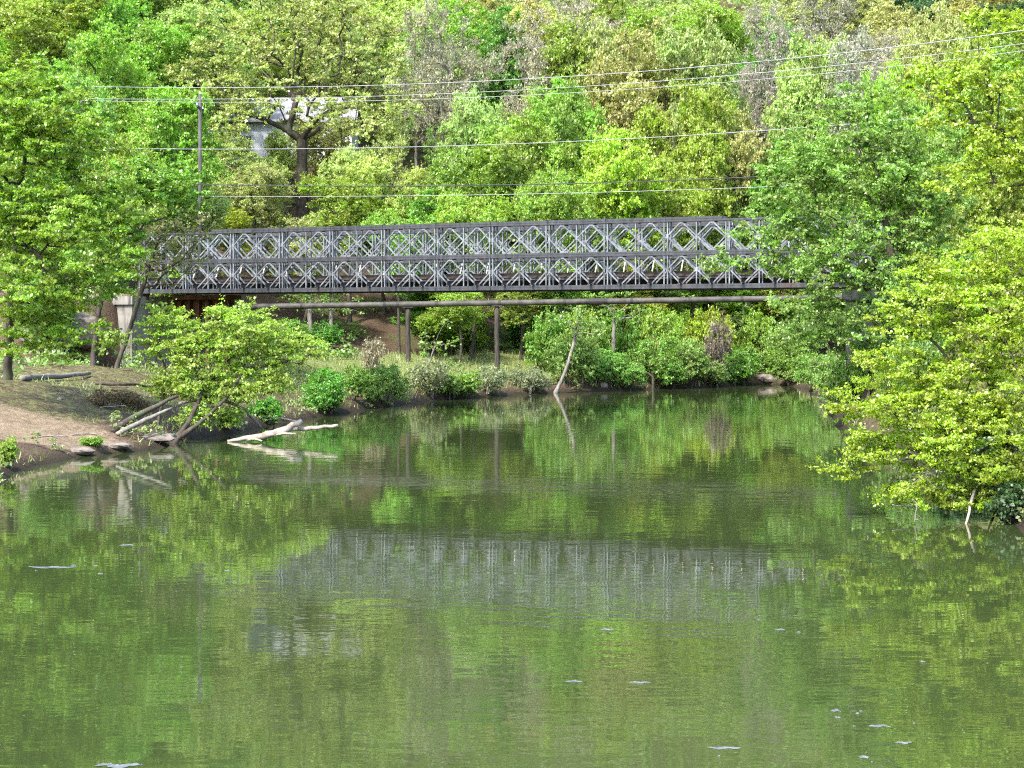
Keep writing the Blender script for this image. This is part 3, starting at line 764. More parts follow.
SHRUBS = [  # px, base py, height px, width px, colour, twiggy, label
 (325, 415, 52, 72, GREEN, 0, 'dense green shrub at the water edge behind the driftwood'),
 (385, 409, 46, 52, SOFT, 0, 'rounded grey-green shrub on the water edge, left of the dark post'),
 (352, 400, 40, 40, MID, 0, 'small mid-green shrub between the two water edge shrubs'),
 (372, 378, 44, 26, (0.42, 0.36, 0.28), 1, 'thin shrub with whitish-pink blossom on the grassy bank'),
 (432, 401, 44, 46, GREY, 1, 'grey twiggy shrub on the bank, right of the dark post'),
 (462, 398, 30, 44, MID, 0, 'low green shrub on the water edge, left of the second post'),
 (487, 396, 34, 40, GREY, 1, 'grey-brown twiggy shrub on the bank below the second post'),
 (530, 393, 26, 44, GREY, 1, 'low dry twiggy shrub at the shore between second post and leaning trunk'),
 (571, 388, 62, 62, SOFT, 0, 'tall soft green shrub beside the pale leaning trunk'),
 (603, 389, 42, 56, SOFT, 0, 'wide soft green shrub right of the pale leaning trunk'),
 (650, 388, 58, 66, MID, 0, 'big green shrub at the far shore below the bridge'),
 (653, 376, 44, 16, (0.40, 0.17, 0.03), 0, 'small orange-leaved shrub among the green far shore bushes'),
 (690, 386, 52, 56, SOFT, 0, 'soft green shrub right of the orange one'),
 (715, 385, 70, 40, (0.19, 0.15, 0.11), 1, 'dark brown twiggy shrub at the far shore'),
 (745, 383, 42, 52, MID, 0, 'green shrub overhanging the far shore near the bare spit'),
 (792, 390, 50, 62, MID, 0, 'green shrub just right of the bare earth spit'),
 (838, 395, 50, 62, SOFT, 0, 'soft green shrub under the veiling tree on the right bank'),
 (872, 398, 70, 60, MID, 0, 'mid-green shrub right under the veiling tree trunk'),
 (852, 416, 84, 60, MID, 0, 'shaded green shrub hiding the right abutment'),
 (912, 412, 90, 80, SOFT, 0, 'tall soft green shrub behind the yellow-lime riverside tree'),
 (465, 352, 42, 56, LIME, 0, 'bright lime shrub beside the reddish leaf slope'),
 (435, 337, 26, 40, LIME, 0, 'small lime shrub above the reddish leaf slope'),
 (525, 352, 50, 50, GREEN, 0, 'green shrub on the slope foot, right of the second post'),
 (600, 350, 46, 60, GREEN, 0, 'green shrub in the shade under the pipe joint'),
 (640, 345, 48, 66, YELLOW, 0, 'bright yellow-green shrub under the pipe, right of the joint'),
 (690, 345, 46, 66, LIME, 0, 'bright lime shrub under the right half of the pipe'),
 (745, 350, 50, 66, SOFT, 0, 'pale soft green shrub under the right part of the pipe'),
 (800, 360, 60, 66, SOFT, 0, 'soft green shrub under the pipe end at right'),
 (548, 372, 70, 60, MID, 0, 'tall mid-green shrub left of the pale leaning trunk'),
 (585, 374, 74, 64, LIME, 0, 'tall lime shrub behind the pale leaning trunk'),
 (622, 374, 72, 64, MID, 0, 'tall mid-green shrub behind the big far shore shrub'),
 (665, 373, 78, 66, LIME, 0, 'tall lime shrub behind the orange-leaved one'),
 (708, 373, 72, 62, YELLOW, 0, 'tall yellow-green shrub behind the brown twiggy one'),
 (752, 372, 70, 60, LIME, 0, 'tall lime shrub behind the bare earth spit'),
 (778, 374, 60, 50, SOFT, 0, 'tall soft green shrub right behind the bare earth spit'),
 (625, 391, 34, 44, SOFT, 0, 'soft green shrub leaning over the far shore, mid river'),
 (672, 389, 36, 44, MID, 0, 'mid-green shrub below the orange-leaved one'),
 (708, 388, 32, 40, SOFT, 0, 'soft green shrub at the shore under the brown twigs'),
 (735, 386, 26, 36, GREEN, 0, 'low dark green shrub at the shore left of the spit'),
 (446, 401, 30, 40, SOFT, 0, 'soft grey-green shrub at the water edge between the posts'),
 (815, 388, 40, 46, MID, 0, 'mid-green shrub at the shore where the right bank begins'),
 (320, 352, 34, 50, GREEN, 0, 'green shrub at the slope foot behind the young beech'),
 (285, 348, 34, 46, MID, 0, 'mid-green shrub half hidden behind the young beech'),
 (552, 348, 42, 50, MID, 0, 'mid-green shrub above the pale leaning trunk'),
 (5, 466, 34, 30, LIME, 0, 'low grassy lime shrub at the left edge by the water'),
 (225, 428, 22, 40, MID, 0, 'low green shrub at the water edge under the young beech'),
 (265, 424, 30, 40, GREEN, 0, 'dark green low shrub on the bank above the driftwood'),
 (95, 449, 14, 30, MID, 0, 'small tuft of green on the eroded shore of the landing'),
 (170, 345, 44, 60, LIME, 0, 'lime shrub under the rusty pier'),
 (60, 345, 34, 60, SOFT, 0, 'soft green shrub behind the left bank trunk'),
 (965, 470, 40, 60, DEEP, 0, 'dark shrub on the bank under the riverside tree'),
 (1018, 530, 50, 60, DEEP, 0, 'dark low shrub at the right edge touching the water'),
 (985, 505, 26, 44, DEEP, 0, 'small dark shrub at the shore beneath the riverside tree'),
 (104, 408, 20, 34, (0.20, 0.12, 0.055), 1, 'dry brown bracken tuft on the eroded lip, left one'),
 (122, 404, 18, 30, (0.23, 0.15, 0.07), 1, 'dry brown bracken tuft on the eroded lip, middle one'),
 (137, 410, 18, 28, (0.18, 0.11, 0.05), 1, 'dry brown bracken tuft beside the leaning logs'),
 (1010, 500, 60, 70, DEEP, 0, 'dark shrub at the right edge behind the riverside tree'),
 (945, 330, 90, 80, SOFT, 0, 'green shrub behind the top of the riverside tree'),
]
def hit_ground(px, py, y0=30, y1=240):
    """first ground point seen at that pixel"""
    ys = np.arange(y0, y1, 0.25); xs = (px - 512) / F * ys; zr = H + (HY - py) / F * ys
    t = terrain(xs, ys); k = np.where((t > zr) & (t > 0.05))[0]
    i = k[0] if len(k) else len(ys) - 1
    return xs[i], ys[i]
for i, (px, py, hp, wp, colr, tw, lab) in enumerate(SHRUBS):
    x, y = hit_ground(px, py); s = F / y
    tm, cm = (SHT if tw else SHB if hp / s > 2.0 else SH)[i % (2 if tw else 3)]
    k = [c * rnd.uniform(0.92, 1.08) for c in colr]
    stand('shrub', tm, cm, (x, y, gz(x, y) - 0.05), lab, 'shrub', k, 'shrubs along the river banks', (wp / s / 2.3, min(wp / s / 2.3, 1.6), hp / s / 1.55), rnd.uniform(0, 6.28) * 0 + i * 1.3, trunk='stem', crown='foliage')

# slender leaning trees on the far bank
def slim(seed, pbase, ptop, Y, colr, label, bark=BARK_PALE, ncl=26, name='slender_tree', r=0.11, up_lobes=None):
    x = (pbase[0] - 512) / F * Y; base = (x, Y, gz(x, Y)); top = at(ptop[0], ptop[1], Y)
    lobes = [pxlobe(ptop[0] + dx, ptop[1] + dy, 20, 16, Y) for dx, dy in ((0, 0), (14, 12), (-12, 8))] if not up_lobes else [pxlobe(*l, Y) for l in up_lobes]
    tm, cm = grow(seed, base, lobes, ncl, 32, 0.16, 0.5, trunk_r=r, trunk_top=top, tip=0.012, bark=bark, flat=0.5)
    stand(name, tm, cm, base, label, 'tree', colr)
slim(301, (552, 385), (578, 315), 122, SOFT, 'pale-barked slender tree leaning right at the shore below the bridge')
slim(302, (422, 385), (438, 335), 117, SOFT, 'thin pale sapling leaning right beside the dark post', ncl=12, r=0.06)
slim(303, (722, 372), (745, 318), 143, SOFT, 'pale-barked tree leaning right near the far bare spit', r=0.12)
slim(304, (612, 352), (614, 300), 128, MID, 'straight pale trunk standing under the pipe joint', r=0.13)
slim(305, (314, 350), (312, 290), 126, MID, 'pale straight trunk under the left part of the bridge', r=0.16)
slim(306, (334, 350), (333, 292), 127, MID, 'second pale straight trunk under the left part of the bridge', r=0.15)

# grass on the bank
rng = np.random.default_rng(5)
n = 90000; bx = rng.uniform(-24, 30, n); by = rng.uniform(52, 140, n)
Db = shore_dist(bx, by)
keep = (Db > 0.15) & (Db < 12.5) & ((by > 95) | (vnoise(bx * 0.5, by * 0.5, 31) > 0.02)) & (vnoise(bx * 0.35, by * 0.35, 33) > -0.28) & (rng.uniform(0, 1, n) < np.where(Db < 3, 1.0, 0.7))
dirtm = np.exp(-(((bx + 16.2) / 4.6) ** 2 + ((by - 63.5) / 3.6) ** 2)) > 0.4
keep &= ~dirtm
bx, by = bx[keep], by[keep]; bz = terrain(bx, by); n = len(bx)
hh = rng.uniform(0.10, 0.42, n) * np.where(by < 95, 0.6, 1.0); an = rng.uniform(0, 6.28, n); ln = rng.uniform(-.15, .15, (n, 2))
w_ = rng.uniform(0.012, 0.03, n)
sx = np.cos(an) * w_; sy = np.sin(an) * w_
V = np.stack([np.stack([bx - sx, by - sy, bz - .03], 1), np.stack([bx + sx, by + sy, bz - .03], 1),
              np.stack([bx + ln[:, 0] + sx * .4, by + ln[:, 1] + sy * .4, bz + hh], 1), np.stack([bx + ln[:, 0] - sx * .4, by + ln[:, 1] - sy * .4, bz + hh], 1)], 1).reshape(-1, 3)
gm = mesh_np('bank_grass', V, np.arange(n * 4).reshape(-1, 4), LEAF, False, {'tint': ('FACE', np.clip(vnoise(bx * .4, by * .4, 41) + .5, 0, 1))})
go = link(bpy.data.objects.new('bank_grass', gm)); go.color = (0.30, 0.34, 0.12, 1)
tag(go, 'rough grass and weeds growing on the river banks', 'grass', None, 'stuff')

# weeds along the shore
n = 7000; wx = rng.uniform(-22, 32, n); wy = rng.uniform(40, 148, n); Dw = shore_dist(wx, wy)
rt = (wx > 5) & (wy < 110)
k = (Dw > 0.05) & (Dw < np.where(rt, 6.0, np.where(wy < 95, 2.2, 5.0))) & (vnoise(wx * .5, wy * .5, 61) > np.where(rt, -0.4, np.where(wy < 95, 0.0, -0.2)))
k &= ~(np.exp(-(((wx + 16.4) / 4.2) ** 2 + ((wy - 64.5) / 2.2) ** 2)) > 0.3)
wx, wy = wx[k], wy[k]; wz = terrain(wx, wy) + rng.uniform(0.05, 0.45, len(wx))
V, Qf, tt = leaves_np(rng, np.stack([wx, wy, wz], 1), np.clip(vnoise(wx * .3, wy * .3, 66) + rng.uniform(0.2, 0.8, len(wx)), 0, 1), 46, np.full(len(wx), 0.42), 0.6, 0.13, 0.6, np.array([0, 140, -30.]))
wm = mesh_np('bank_weeds', V, Qf, LEAF, False, {'tint': ('FACE', tt)})
wo = link(bpy.data.objects.new('bank_weeds', wm)); wo.color = (0.22, 0.27, 0.09, 1)
tag(wo, 'mixed low weeds fringing the river shore', 'weeds', None, 'stuff')

# low undergrowth on the slope floor
n = 8000; ux_ = rng.uniform(-60, 60, n); uy_ = rng.uniform(84, 215, n); Du = shore_dist(ux_, uy_)
pxu = 512 + F * ux_ / uy_
k = (Du > np.where(uy_ < 112, 11, 9)) & (np.abs((ux_ - B0.x - BN.x * 2.4) * BN.x + (uy_ - B0.y - BN.y * 2.4) * BN.y) > 3.2) & (vnoise(ux_ * .2, uy_ * .2, 51) > -0.30) & ~((pxu > 360) & (pxu < 450) & (uy_ < 136))
ux_, uy_ = ux_[k], uy_[k]; uz_ = terrain(ux_, uy_) + rng.uniform(0.1, 0.7, len(ux_))
V, Qf, tt = leaves_np(rng, np.stack([ux_, uy_, uz_], 1), rng.uniform(0, 1, len(ux_)), 45, np.full(len(ux_), 0.8), 0.4, 0.2, 0.9, np.array([0, 140, -30.]))
um = mesh_np('undergrowth', V, Qf, LEAF, False, {'tint': ('FACE', tt)})
uo = link(bpy.data.objects.new('undergrowth', um)); uo.color = (0.19, 0.31, 0.06, 1)
tag(uo, 'low leafy undergrowth on the forest floor of the slope', 'undergrowth', None, 'stuff')

# ------------------------------------------------------------------ the panel bridge
BRZ = math.atan2(UY, UX)
bridge = empty('truss_bridge', (B0.x, B0.y, ZB), BRZ)
tag(bridge, 'grey double-storey steel panel truss bridge spanning the river', 'bridge')
PH = 1.55; GAP = 0.46; WID = 4.75
def chord_mesh():
    m = MB()
    for yo in (0, GAP):
        for z in (0.0, PH - 0.10):
            m.box(0.006, BAY - 0.006, yo - 0.085, yo - 0.035, z + 0.004, z + 0.096)
            m.box(0.006, BAY - 0.006, yo + 0.035, yo + 0.085, z + 0.004, z + 0.096)
        for xx in (0.16, BAY - 0.16, BAY / 2 - 0.2, BAY / 2 + 0.2):
            m.box(xx - 0.05, xx + 0.05, yo - 0.033, yo + 0.033, 0.01, 0.09)
            m.box(xx - 0.05, xx + 0.05, yo - 0.033, yo + 0.033, PH - 0.09, PH - 0.01)
    return m.mesh('truss_panel', CHORD)
def post_mesh(x):
    m = MB()
    for yo in (0, GAP):
        m.box(x - 0.026, x + 0.026, yo - 0.038, yo + 0.038, 0.10, PH - 0.104)
        m.box(x - 0.055, x + 0.055, yo - 0.05, yo - 0.041, PH / 2 - 0.09, PH / 2 + 0.09)
    # bracing frame between the twin trusses
    if x < 0.2:
        m.bar((x + 0.012, 0.05, 0.2), (x + 0.012, GAP - 0.05, PH - 0.2), 0.04, 0.02, (1, 0, 0))
        m.bar((x - 0.012, 0.05, PH - 0.2), (x - 0.012, GAP - 0.05, 0.2), 0.04, 0.02, (1, 0, 0))
    return m.mesh('vertical_post', STEEL)
def diag_mesh():
    m = MB(); q = BAY / 4
    for yo in (0, GAP):
        for k, xs in enumerate((0, BAY / 2)):
            a = 0.10 if k == 0 else 0.04; b = 0.04 if k == 0 else 0.10
            xm = xs + q; zl = 0.12; zu = PH - 0.12; zm = PH / 2
            for (p0, p1) in (((xs + a, zm + 0.03), (xm - 0.03, zu)), ((xs + a, zm - 0.03), (xm - 0.03, zl)),
                             ((xs + BAY / 2 - b, zm + 0.03), (xm + 0.03, zu)), ((xs + BAY / 2 - b, zm - 0.03), (xm + 0.03, zl))):
                m.bar((p0[0], yo, p0[1]), (p1[0], yo, p1[1]), 0.06, 0.055)
            m.box(xm - 0.11, xm + 0.11, yo - 0.036, yo - 0.0305, 0.098, 0.19)
            m.box(xm - 0.11, xm + 0.11, yo - 0.036, yo - 0.0305, PH - 0.19, PH - 0.098)
    return m.mesh('diagonal_brace', STEEL)
CM, DM = chord_mesh(), diag_mesh(); PM = [post_mesh(0.085), post_mesh(BAY / 2), post_mesh(BAY - 0.085)]
for side, y0 in enumerate((0.0, WID - GAP)):
    for st in range(2):
        for b in range(NB_BAYS):
            p = bpy.data.objects.new('truss_panel', CM); p.location = (b * BAY, y0, 0.11 + st * (PH + 0.006)); link(p, bridge)
            link(bpy.data.objects.new('diagonal_brace', DM), p)
            for m_ in PM: link(bpy.data.objects.new('vertical_post', m_), p)
L = NB_BAYS * BAY
ZT = 0.11 + 2 * PH + 0.012
for y0 in (0.0, WID - GAP):
    m = MB()
    for b in range(2, 11):
        x0 = (b - 0.42 if b == 2 else b) * BAY + 0.012; x1 = (b + 1) * BAY - 0.012 if b < 10 else (b + 0.92) * BAY
        for yo in (0, GAP):
            m.box(x0, x1, y0 + yo - 0.085, y0 + yo - 0.03, ZT, ZT + 0.105); m.box(x0, x1, y0 + yo + 0.03, y0 + yo + 0.085, ZT, ZT + 0.105)
        m.box(b * BAY - 0.12, b * BAY + 0.12, y0 - 0.1, y0 + GAP + 0.1, ZT + 0.108, ZT + 0.125)
    m.build('top_chord', CHORD, bridge)
    m = MB()
    for b in range(0, NB_BAYS):
        x0 = b * BAY + 0.012; x1 = (b + 1) * BAY - 0.012
        for yo in (0, GAP):
            m.box(x0, x1, y0 + yo - 0.085, y0 + yo - 0.03, 0.0, 0.105); m.box(x0, x1, y0 + yo + 0.03, y0 + yo + 0.085, 0.0, 0.105)
    m.build('bottom_chord', CHORD, bridge)
tm_ = MB().box(-0.06, 0.06, -0.35, WID + 0.35, 0.225, 0.25).box(-0.012, 0.012, -0.35, WID + 0.35, 0.25, 0.45).box(-0.06, 0.06, -0.35, WID + 0.35, 0.45, 0.475).mesh('transom', DARK_STEEL)
rk = MB().bar((0, GAP + 0.55, 0.5), (0, GAP + 0.10, 1.45), 0.07, 0.05, (1, 0, 0)).mesh('raker', RAKER)
rk2 = MB().bar((0, WID - GAP - 0.55, 0.5), (0, WID - GAP - 0.10, 1.45), 0.07, 0.05, (1, 0, 0)).mesh('raker', RAKER)
for b in range(NB_BAYS):
    for fx_ in (0.25, 0.75):
        o = bpy.data.objects.new('transom', tm_); o.location = ((b + fx_) * BAY, 0, 0); link(o, bridge)
        for r_ in (rk, rk2):
            o = bpy.data.objects.new('raker', r_); o.location = ((b + fx_) * BAY, 0, 0); link(o, bridge)
m = MB()
for j in range(9): m.box(-0.3, L + 0.3, 0.72 + j * 0.41, 0.80 + j * 0.41, 0.478, 0.60)
m.build('stringers', DARK_STEEL, bridge)
m = MB(); rr = random.Random(3)
for j in range(int(L / 0.23)): m.box(j * 0.23, j * 0.23 + 0.222, 0.66 + rr.uniform(-.01, .01), WID - 0.66, 0.603, 0.66 + rr.uniform(0, .006))
m.build('timber_deck', TIMBER, bridge)
for y0 in (0.7, WID - 0.86): MB().box(-0.2, L + 0.2, y0, y0 + 0.16, 0.67, 0.84).build('kerb', TIMBER, bridge)
for x in (-0.05, L - 0.25):
    for y0 in (0.0, WID - GAP): MB().box(x, x + 0.35, y0 - 0.2, y0 + GAP + 0.2, -0.16, -0.004).build('bearing', RUST, bridge)

def bl(x, y, z): # bridge-local to world
    return Vector((B0.x + BD.x * x + BN.x * y, B0.y + BD.y * x + BN.y * y, z))
# abutments
def abutment(x0, x1, zlow, label):
    c = bl((x0 + x1) / 2, WID / 2, 0); r = empty('bridge_abutment', (c.x, c.y, zlow), BRZ); tag(r, label, 'abutment')
    hw = (x1 - x0) / 2; h = ZB - 0.16 - zlow
    MB().box(-hw, hw, -WID / 2 - 0.9, WID / 2 + 0.9, -0.8, h - 0.45).build('wall', CONCRETE, r)
    MB().box(-hw - 0.12, hw + 0.12, -WID / 2 - 1.05, WID / 2 + 1.05, h - 0.446, h).build('cap', CONCRETE, r)
    return r
abutment(-1.6, 0.28, 1.6, 'weathered pale concrete abutment under the left end of the bridge')
abutment(L - 0.28, L + 1.6, 1.0, 'concrete abutment hidden behind trees under the right bridge end')
# rusty steel pile pier
c = bl(2.2, WID / 2, 0); r = empty('steel_pier', (c.x, c.y, gz(c.x, c.y)), BRZ); tag(r, 'dark rusty steel pile wall beneath the left bridge end', 'pier')
hz = ZB - 0.02 - r.location.z
m = MB().box(-1.5, 1.9, 0.4, 0.7, hz - 1.25, hz - 0.3); m.build('sheet_wall', RUST, r)
MB().box(-1.6, 2.0, -0.2, 1.2, hz - 0.296, hz - 0.05).build('cap_beam', RUST, r)
for i in range(6):
    MB().box(-1.45 + i * 0.62, -1.25 + i * 0.62, 0.1, 0.36, -0.5, hz - 0.3).build('pile', RUST, r)

# ------------------------------------------------------------------ the pipe behind the bridge, on timber posts
PA = at(200, 307.5, 124); PB = at(885, 297.0, 117.0)
def pp(px):   # point on the pipe at a pixel column
    k = (px - 512) / F
    t = (k * PA.y - PA.x) / ((PB.x - PA.x) - k * (PB.y - PA.y)); return PA + (PB - PA) * t
pr = empty('pipeline', PA); tag(pr, 'long dull metal pipe crossing the river just below the bridge', 'pipe')
pd = (PB - PA); pl = pd.length; pdn = pd.normalized()
MB().tube([pdn * (pl * i / 24) for i in range(25)], 0.19, 14).build('pipe', PIPE, pr, True)
for px in (302, 385, 398, 437, 500, 565, 606, 632, 690, 742, 800):
    q = pp(px) - PA; MB().tube([q - pdn * 0.09, q + pdn * 0.09], 0.2, 14).build('coupling', BAND, pr)
q = pp(597) - PA; MB().tube([q - pdn * 0.5, q + pdn * 0.5], 0.215, 14).build('joint_sleeve', BAND, pr)
def timber_post(px, label, dy):
    p = pp(px); r = empty('timber_post', (p.x, p.y, gz(p.x, p.y))); tag(r, label, 'post', 'timber posts under the pipe')
    h = p.z - 0.17 - r.location.z; rn = random.Random(px)
    MB().tube([(0.02 * math.sin(i), 0, -0.6 + (h + 0.55) * i / 6) for i in range(7)], [0.18, 0.17, 0.165, 0.16, 0.155, 0.15, 0.145], 10, 0.06, rn).build('post', POSTWOOD, r, True)
    MB().box(-0.34, 0.34, -0.22, 0.22, h - 0.05, h + 0.02).build('saddle', BAND, r)
# these two stand where the grassy bank comes under the pipe
for px, lab in ((408, 'dark timber post under the pipe, left of the two'), (497, 'weathered timber post under the pipe, right of the two')):
    timber_post(px, lab, 0)

# ------------------------------------------------------------------ utility pole and wires
ux0, uy0 = at(200, 0, 118).x, 118.0
pole = empty('utility_pole', (ux0, uy0, gz(ux0, uy0))); tag(pole, 'grey timber utility pole left of the big oak', 'utility pole')
zt = at(200, 94, 118).z - pole.location.z
MB().tube([(0, 0, -0.5), (0, 0, zt * 0.5), (0, 0, zt)], [0.15, 0.13, 0.10], 12).build('shaft', POLEWOOD, pole, True)
MB().box(-0.06, 0.06, -1.2, 1.2, zt - 0.95, zt - 0.83).build('crossarm', POLEWOOD, pole)
for yy in (-1.1, 0.0, 1.1): MB().tube([(0, yy, zt - 0.83 if yy else zt), (0, yy, (zt - 0.83 if yy else zt) + 0.16)], [0.05, 0.035], 8).build('insulator', WHITE, pole)
def wire(name, pts, Yl, Yr, rad, mat, label):
    """a line through picture points, running from a far left end to a nearer right end"""
    xs = np.array([p[0] for p in pts], float); ys = np.array([p[1] for p in pts], float)
    cf = np.polyfit(xs, ys, 2); P = []
    for px in np.linspace(xs[0], xs[-1], 36):
        u = (px - xs[0]) / (xs[-1] - xs[0]); iy = (1 - u) / Yl + u / Yr
        P.append(at(px, np.polyval(cf, px), 1 / iy))
    m = MB(); o0 = P[0]; m.tube([p - o0 for p in P], rad, 6)
    o = m.build(name, mat, None, True); o.location = o0
    tag(o, label, 'power line', 'power lines above the bridge'); return o
wire('power_line', [(60, 85), (256, 88), (384, 86), (512, 81), (640, 70), (768, 60), (900, 46), (1060, 26)], 124, 62, 0.017, WIRE, 'topmost pale power line, rising to the upper right')
wire('power_line', [(60, 97), (256, 100), (384, 97), (512, 91), (640, 82), (768, 71), (896, 58), (1060, 40)], 122, 70, 0.015, WIRE, 'second pale power line from the top, upper of a close pair')
wire('power_line', [(70, 99.5), (256, 102.5), (384, 101.5), (512, 96.5), (640, 88), (768, 78), (910, 63.5), (1060, 47)], 119, 88, 0.014, WIRE, 'third pale power line from the top, lower of a close pair')
wire('power_line', [(75, 147), (256, 149.5), (384, 148.5), (512, 144.5), (640, 137), (768, 130), (900, 119), (1060, 105)], 119, 86, 0.018, WIRE, 'single pale power line crossing halfway between pair and bridge')
wire('power_line', [(150, 183), (256, 185.5), (384, 186), (512, 185), (640, 181), (760, 177)], 118, 100, 0.030, WIRE_BLACK, 'black cable hung above the bridge, lowest but one')
wire('power_line', [(170, 195.5), (256, 197), (384, 196.3), (512, 194), (640, 191), (790, 186)], 118, 98, 0.015, WIRE, 'thin lowest pale line hung just above the bridge rail')

# ------------------------------------------------------------------ white house behind the oak
hx, hy = HOUSE; hzz = 18.3
hs = empty('white_house', (hx, hy, hzz)); tag(hs, 'white clapboard house half hidden behind the big oak', 'house')
s = F / (hy - 4)
m = MB(); m.box(-8.3, 8.3, -3.6, 3.6, -1.5, 3.9)
m.build('wall', WHITE, hs)
m = MB(); m.v = [(-8.8, -4.2, 3.86), (8.8, -4.2, 3.86), (8.8, 4.2, 3.86), (-8.8, 4.2, 3.86), (-8.8, 0, 6.3), (8.8, 0, 6.3), (-8.8, -4.2, 4.0), (8.8, -4.2, 4.0), (8.8, 4.2, 4.0), (-8.8, 4.2, 4.0), (-8.8, 0, 6.5), (8.8, 0, 6.5)]
m.f = [(6, 7, 11, 10), (8, 9, 10, 11), (1, 0, 4, 5), (3, 2, 5, 4), (0, 1, 7, 6), (2, 3, 9, 8), (0, 6, 10, 4), (3, 4, 10, 9), (1, 5, 11, 7), (2, 8, 11, 5)]
m.build('roof', ROOFM, hs)
for x in (-6.6, -3.9, -1.0, 2.0, 4.6, 6.9):
    f = MB(); f.box(x - 0.62, x + 0.62, -3.66, -3.604, 1.0, 2.8)
    wf = f.build('window', WHITE, hs)
    p = MB()
    for xa in (-0.5, 0.03):
        for za in (1.1, 1.94): p.box(x + xa, x + xa + 0.47, -3.68, -3.664, za, za + 0.74)
    p.build('pane', GLASS, wf)
MB().box(-0.35, 0.35, -0.3, 0.3, 0, 1.2).build('chimney', ROCK, hs).location = (3, 1, 5.6)

# ------------------------------------------------------------------ driftwood, logs, rocks, foam
def log(name, pts, rads, mat, label, cat='log', k=9, branches=(), seed=1):
    rn = random.Random(seed); o0 = Vector(pts[0])
    fine = []; fr = []
    for i in range(len(pts) - 1):
        a, b_ = Vector(pts[i]), Vector(pts[i + 1])
        for j in range(4):
            t = j / 4; fine.append(a.lerp(b_, t) - o0 + Vector((rn.uniform(-1, 1), rn.uniform(-1, 1), rn.uniform(-1, 1))) * 0.025); fr.append((rads[i] * (1 - t) + rads[i + 1] * t))
    fine.append(Vector(pts[-1]) - o0); fr.append(rads[-1])
    m = MB().tube(fine, fr, k, 0.12, rn)
    for (a, b_, r0, r1) in branches:
        a = Vector(a) - o0; b_ = Vector(b_) - o0; md = (a + b_) / 2 + Vector((0, 0, 0.06))
        m.tube([a, md, b_], [r0, (r0 + r1) / 2, r1], 6, 0.1, rn)
    o = m.build(name, mat, None, True); o.location = o0
    return tag(o, label, cat)
dY = 71
log('driftwood_log', [at(228, 441, dY), at(262, 436, dY), at(284, 430.5, dY), at(301, 421, dY + 0.6)], [0.05, 0.13, 0.15, 0.10], DRIFT, 'bleached forked driftwood log lying in the shallow water', 'driftwood',
    branches=((at(270, 436, dY), at(296, 434, dY - .3), .07, .03), (at(248, 440, dY), at(262, 441, dY - .6), .06, .03), (at(300, 422, dY + .6), at(262, 417, dY + 1.4), .04, .012)), seed=4)
log('driftwood_log', [at(288, 430, dY + .8), at(312, 428, dY + .6), at(338, 425.5, dY + .5)], [0.09, 0.08, 0.06], DRIFT, 'straight bleached pole of driftwood pointing out over the water', 'driftwood', seed=5)
def G(px, py, up=0.0):
    x, y = hit_ground(px, py); return Vector((x, y, gz(x, y) + up))
log('fallen_log', [G(22, 382, .12), G(60, 380, .15), G(90, 376, .12)], [0.13, 0.12, 0.07], BARK_PALE, 'pale fallen log on the grass beside the left trunk', seed=6)
log('fallen_log', [G(96, 386, .1), G(125, 388, .12), G(152, 389, .1)], [0.07, 0.07, 0.05], BARK, 'thin dark fallen log behind the eroded bank', seed=7)
log('leaning_log', [G(112, 432, .05), at(140, 414, 68.5), at(178, 396, 69)], [0.12, 0.11, 0.06], BARK, 'dark leaning log propped under the young beech', seed=8)
log('leaning_log', [G(117, 437, .05), at(145, 420, 67.5), at(172, 408, 68)], [0.09, 0.08, 0.04], BARK_PALE, 'paler leaning log below the dark one at the shore', seed=9)
log('leaning_log', [at(178, 404, 71), at(215, 396, 71.5), at(245, 410, 72), at(262, 428, 72)], [0.06, 0.08, 0.06, 0.04], BARK_PALE, 'crooked grey branch arching under the young beech', seed=10)
log('fallen_branch', [at(892, 505, rY), at(912, 507, rY), at(925, 500, rY)], [0.015, 0.02, 0.015], BARK_PALE, 'bare grey branch tip poking out beneath the riverside tree', 'branch', seed=12)
log('fallen_branch', [at(941, 541, 41.5), at(952, 533, 41.5), at(964, 529, 41.6), at(967, 520, 41.8), at(975, 490, 42.3)], [0.02, 0.025, 0.025, 0.03, 0.035], DRIFT, 'white bare branch dipping to the water at right', 'branch', seed=13)

for i, (px, py, lab) in enumerate(((35, 440, 'short dead stick on the dirt landing near the water'), (70, 437, 'bent dead stick beside the small weed tuft'), (100, 408, 'thin dead stick lying above the dry bracken'), (50, 395, 'dead stick on the grass below the pale fallen log'))):
    a = G(px, py, .03); log('stick', [a, a + Vector((.5 + .2 * i, .2, .05)), a + Vector((1.1, .1 - .2 * i, .04))], [.02, .025, .012], BARK_PALE, lab, 'stick', k=6, seed=40 + i)

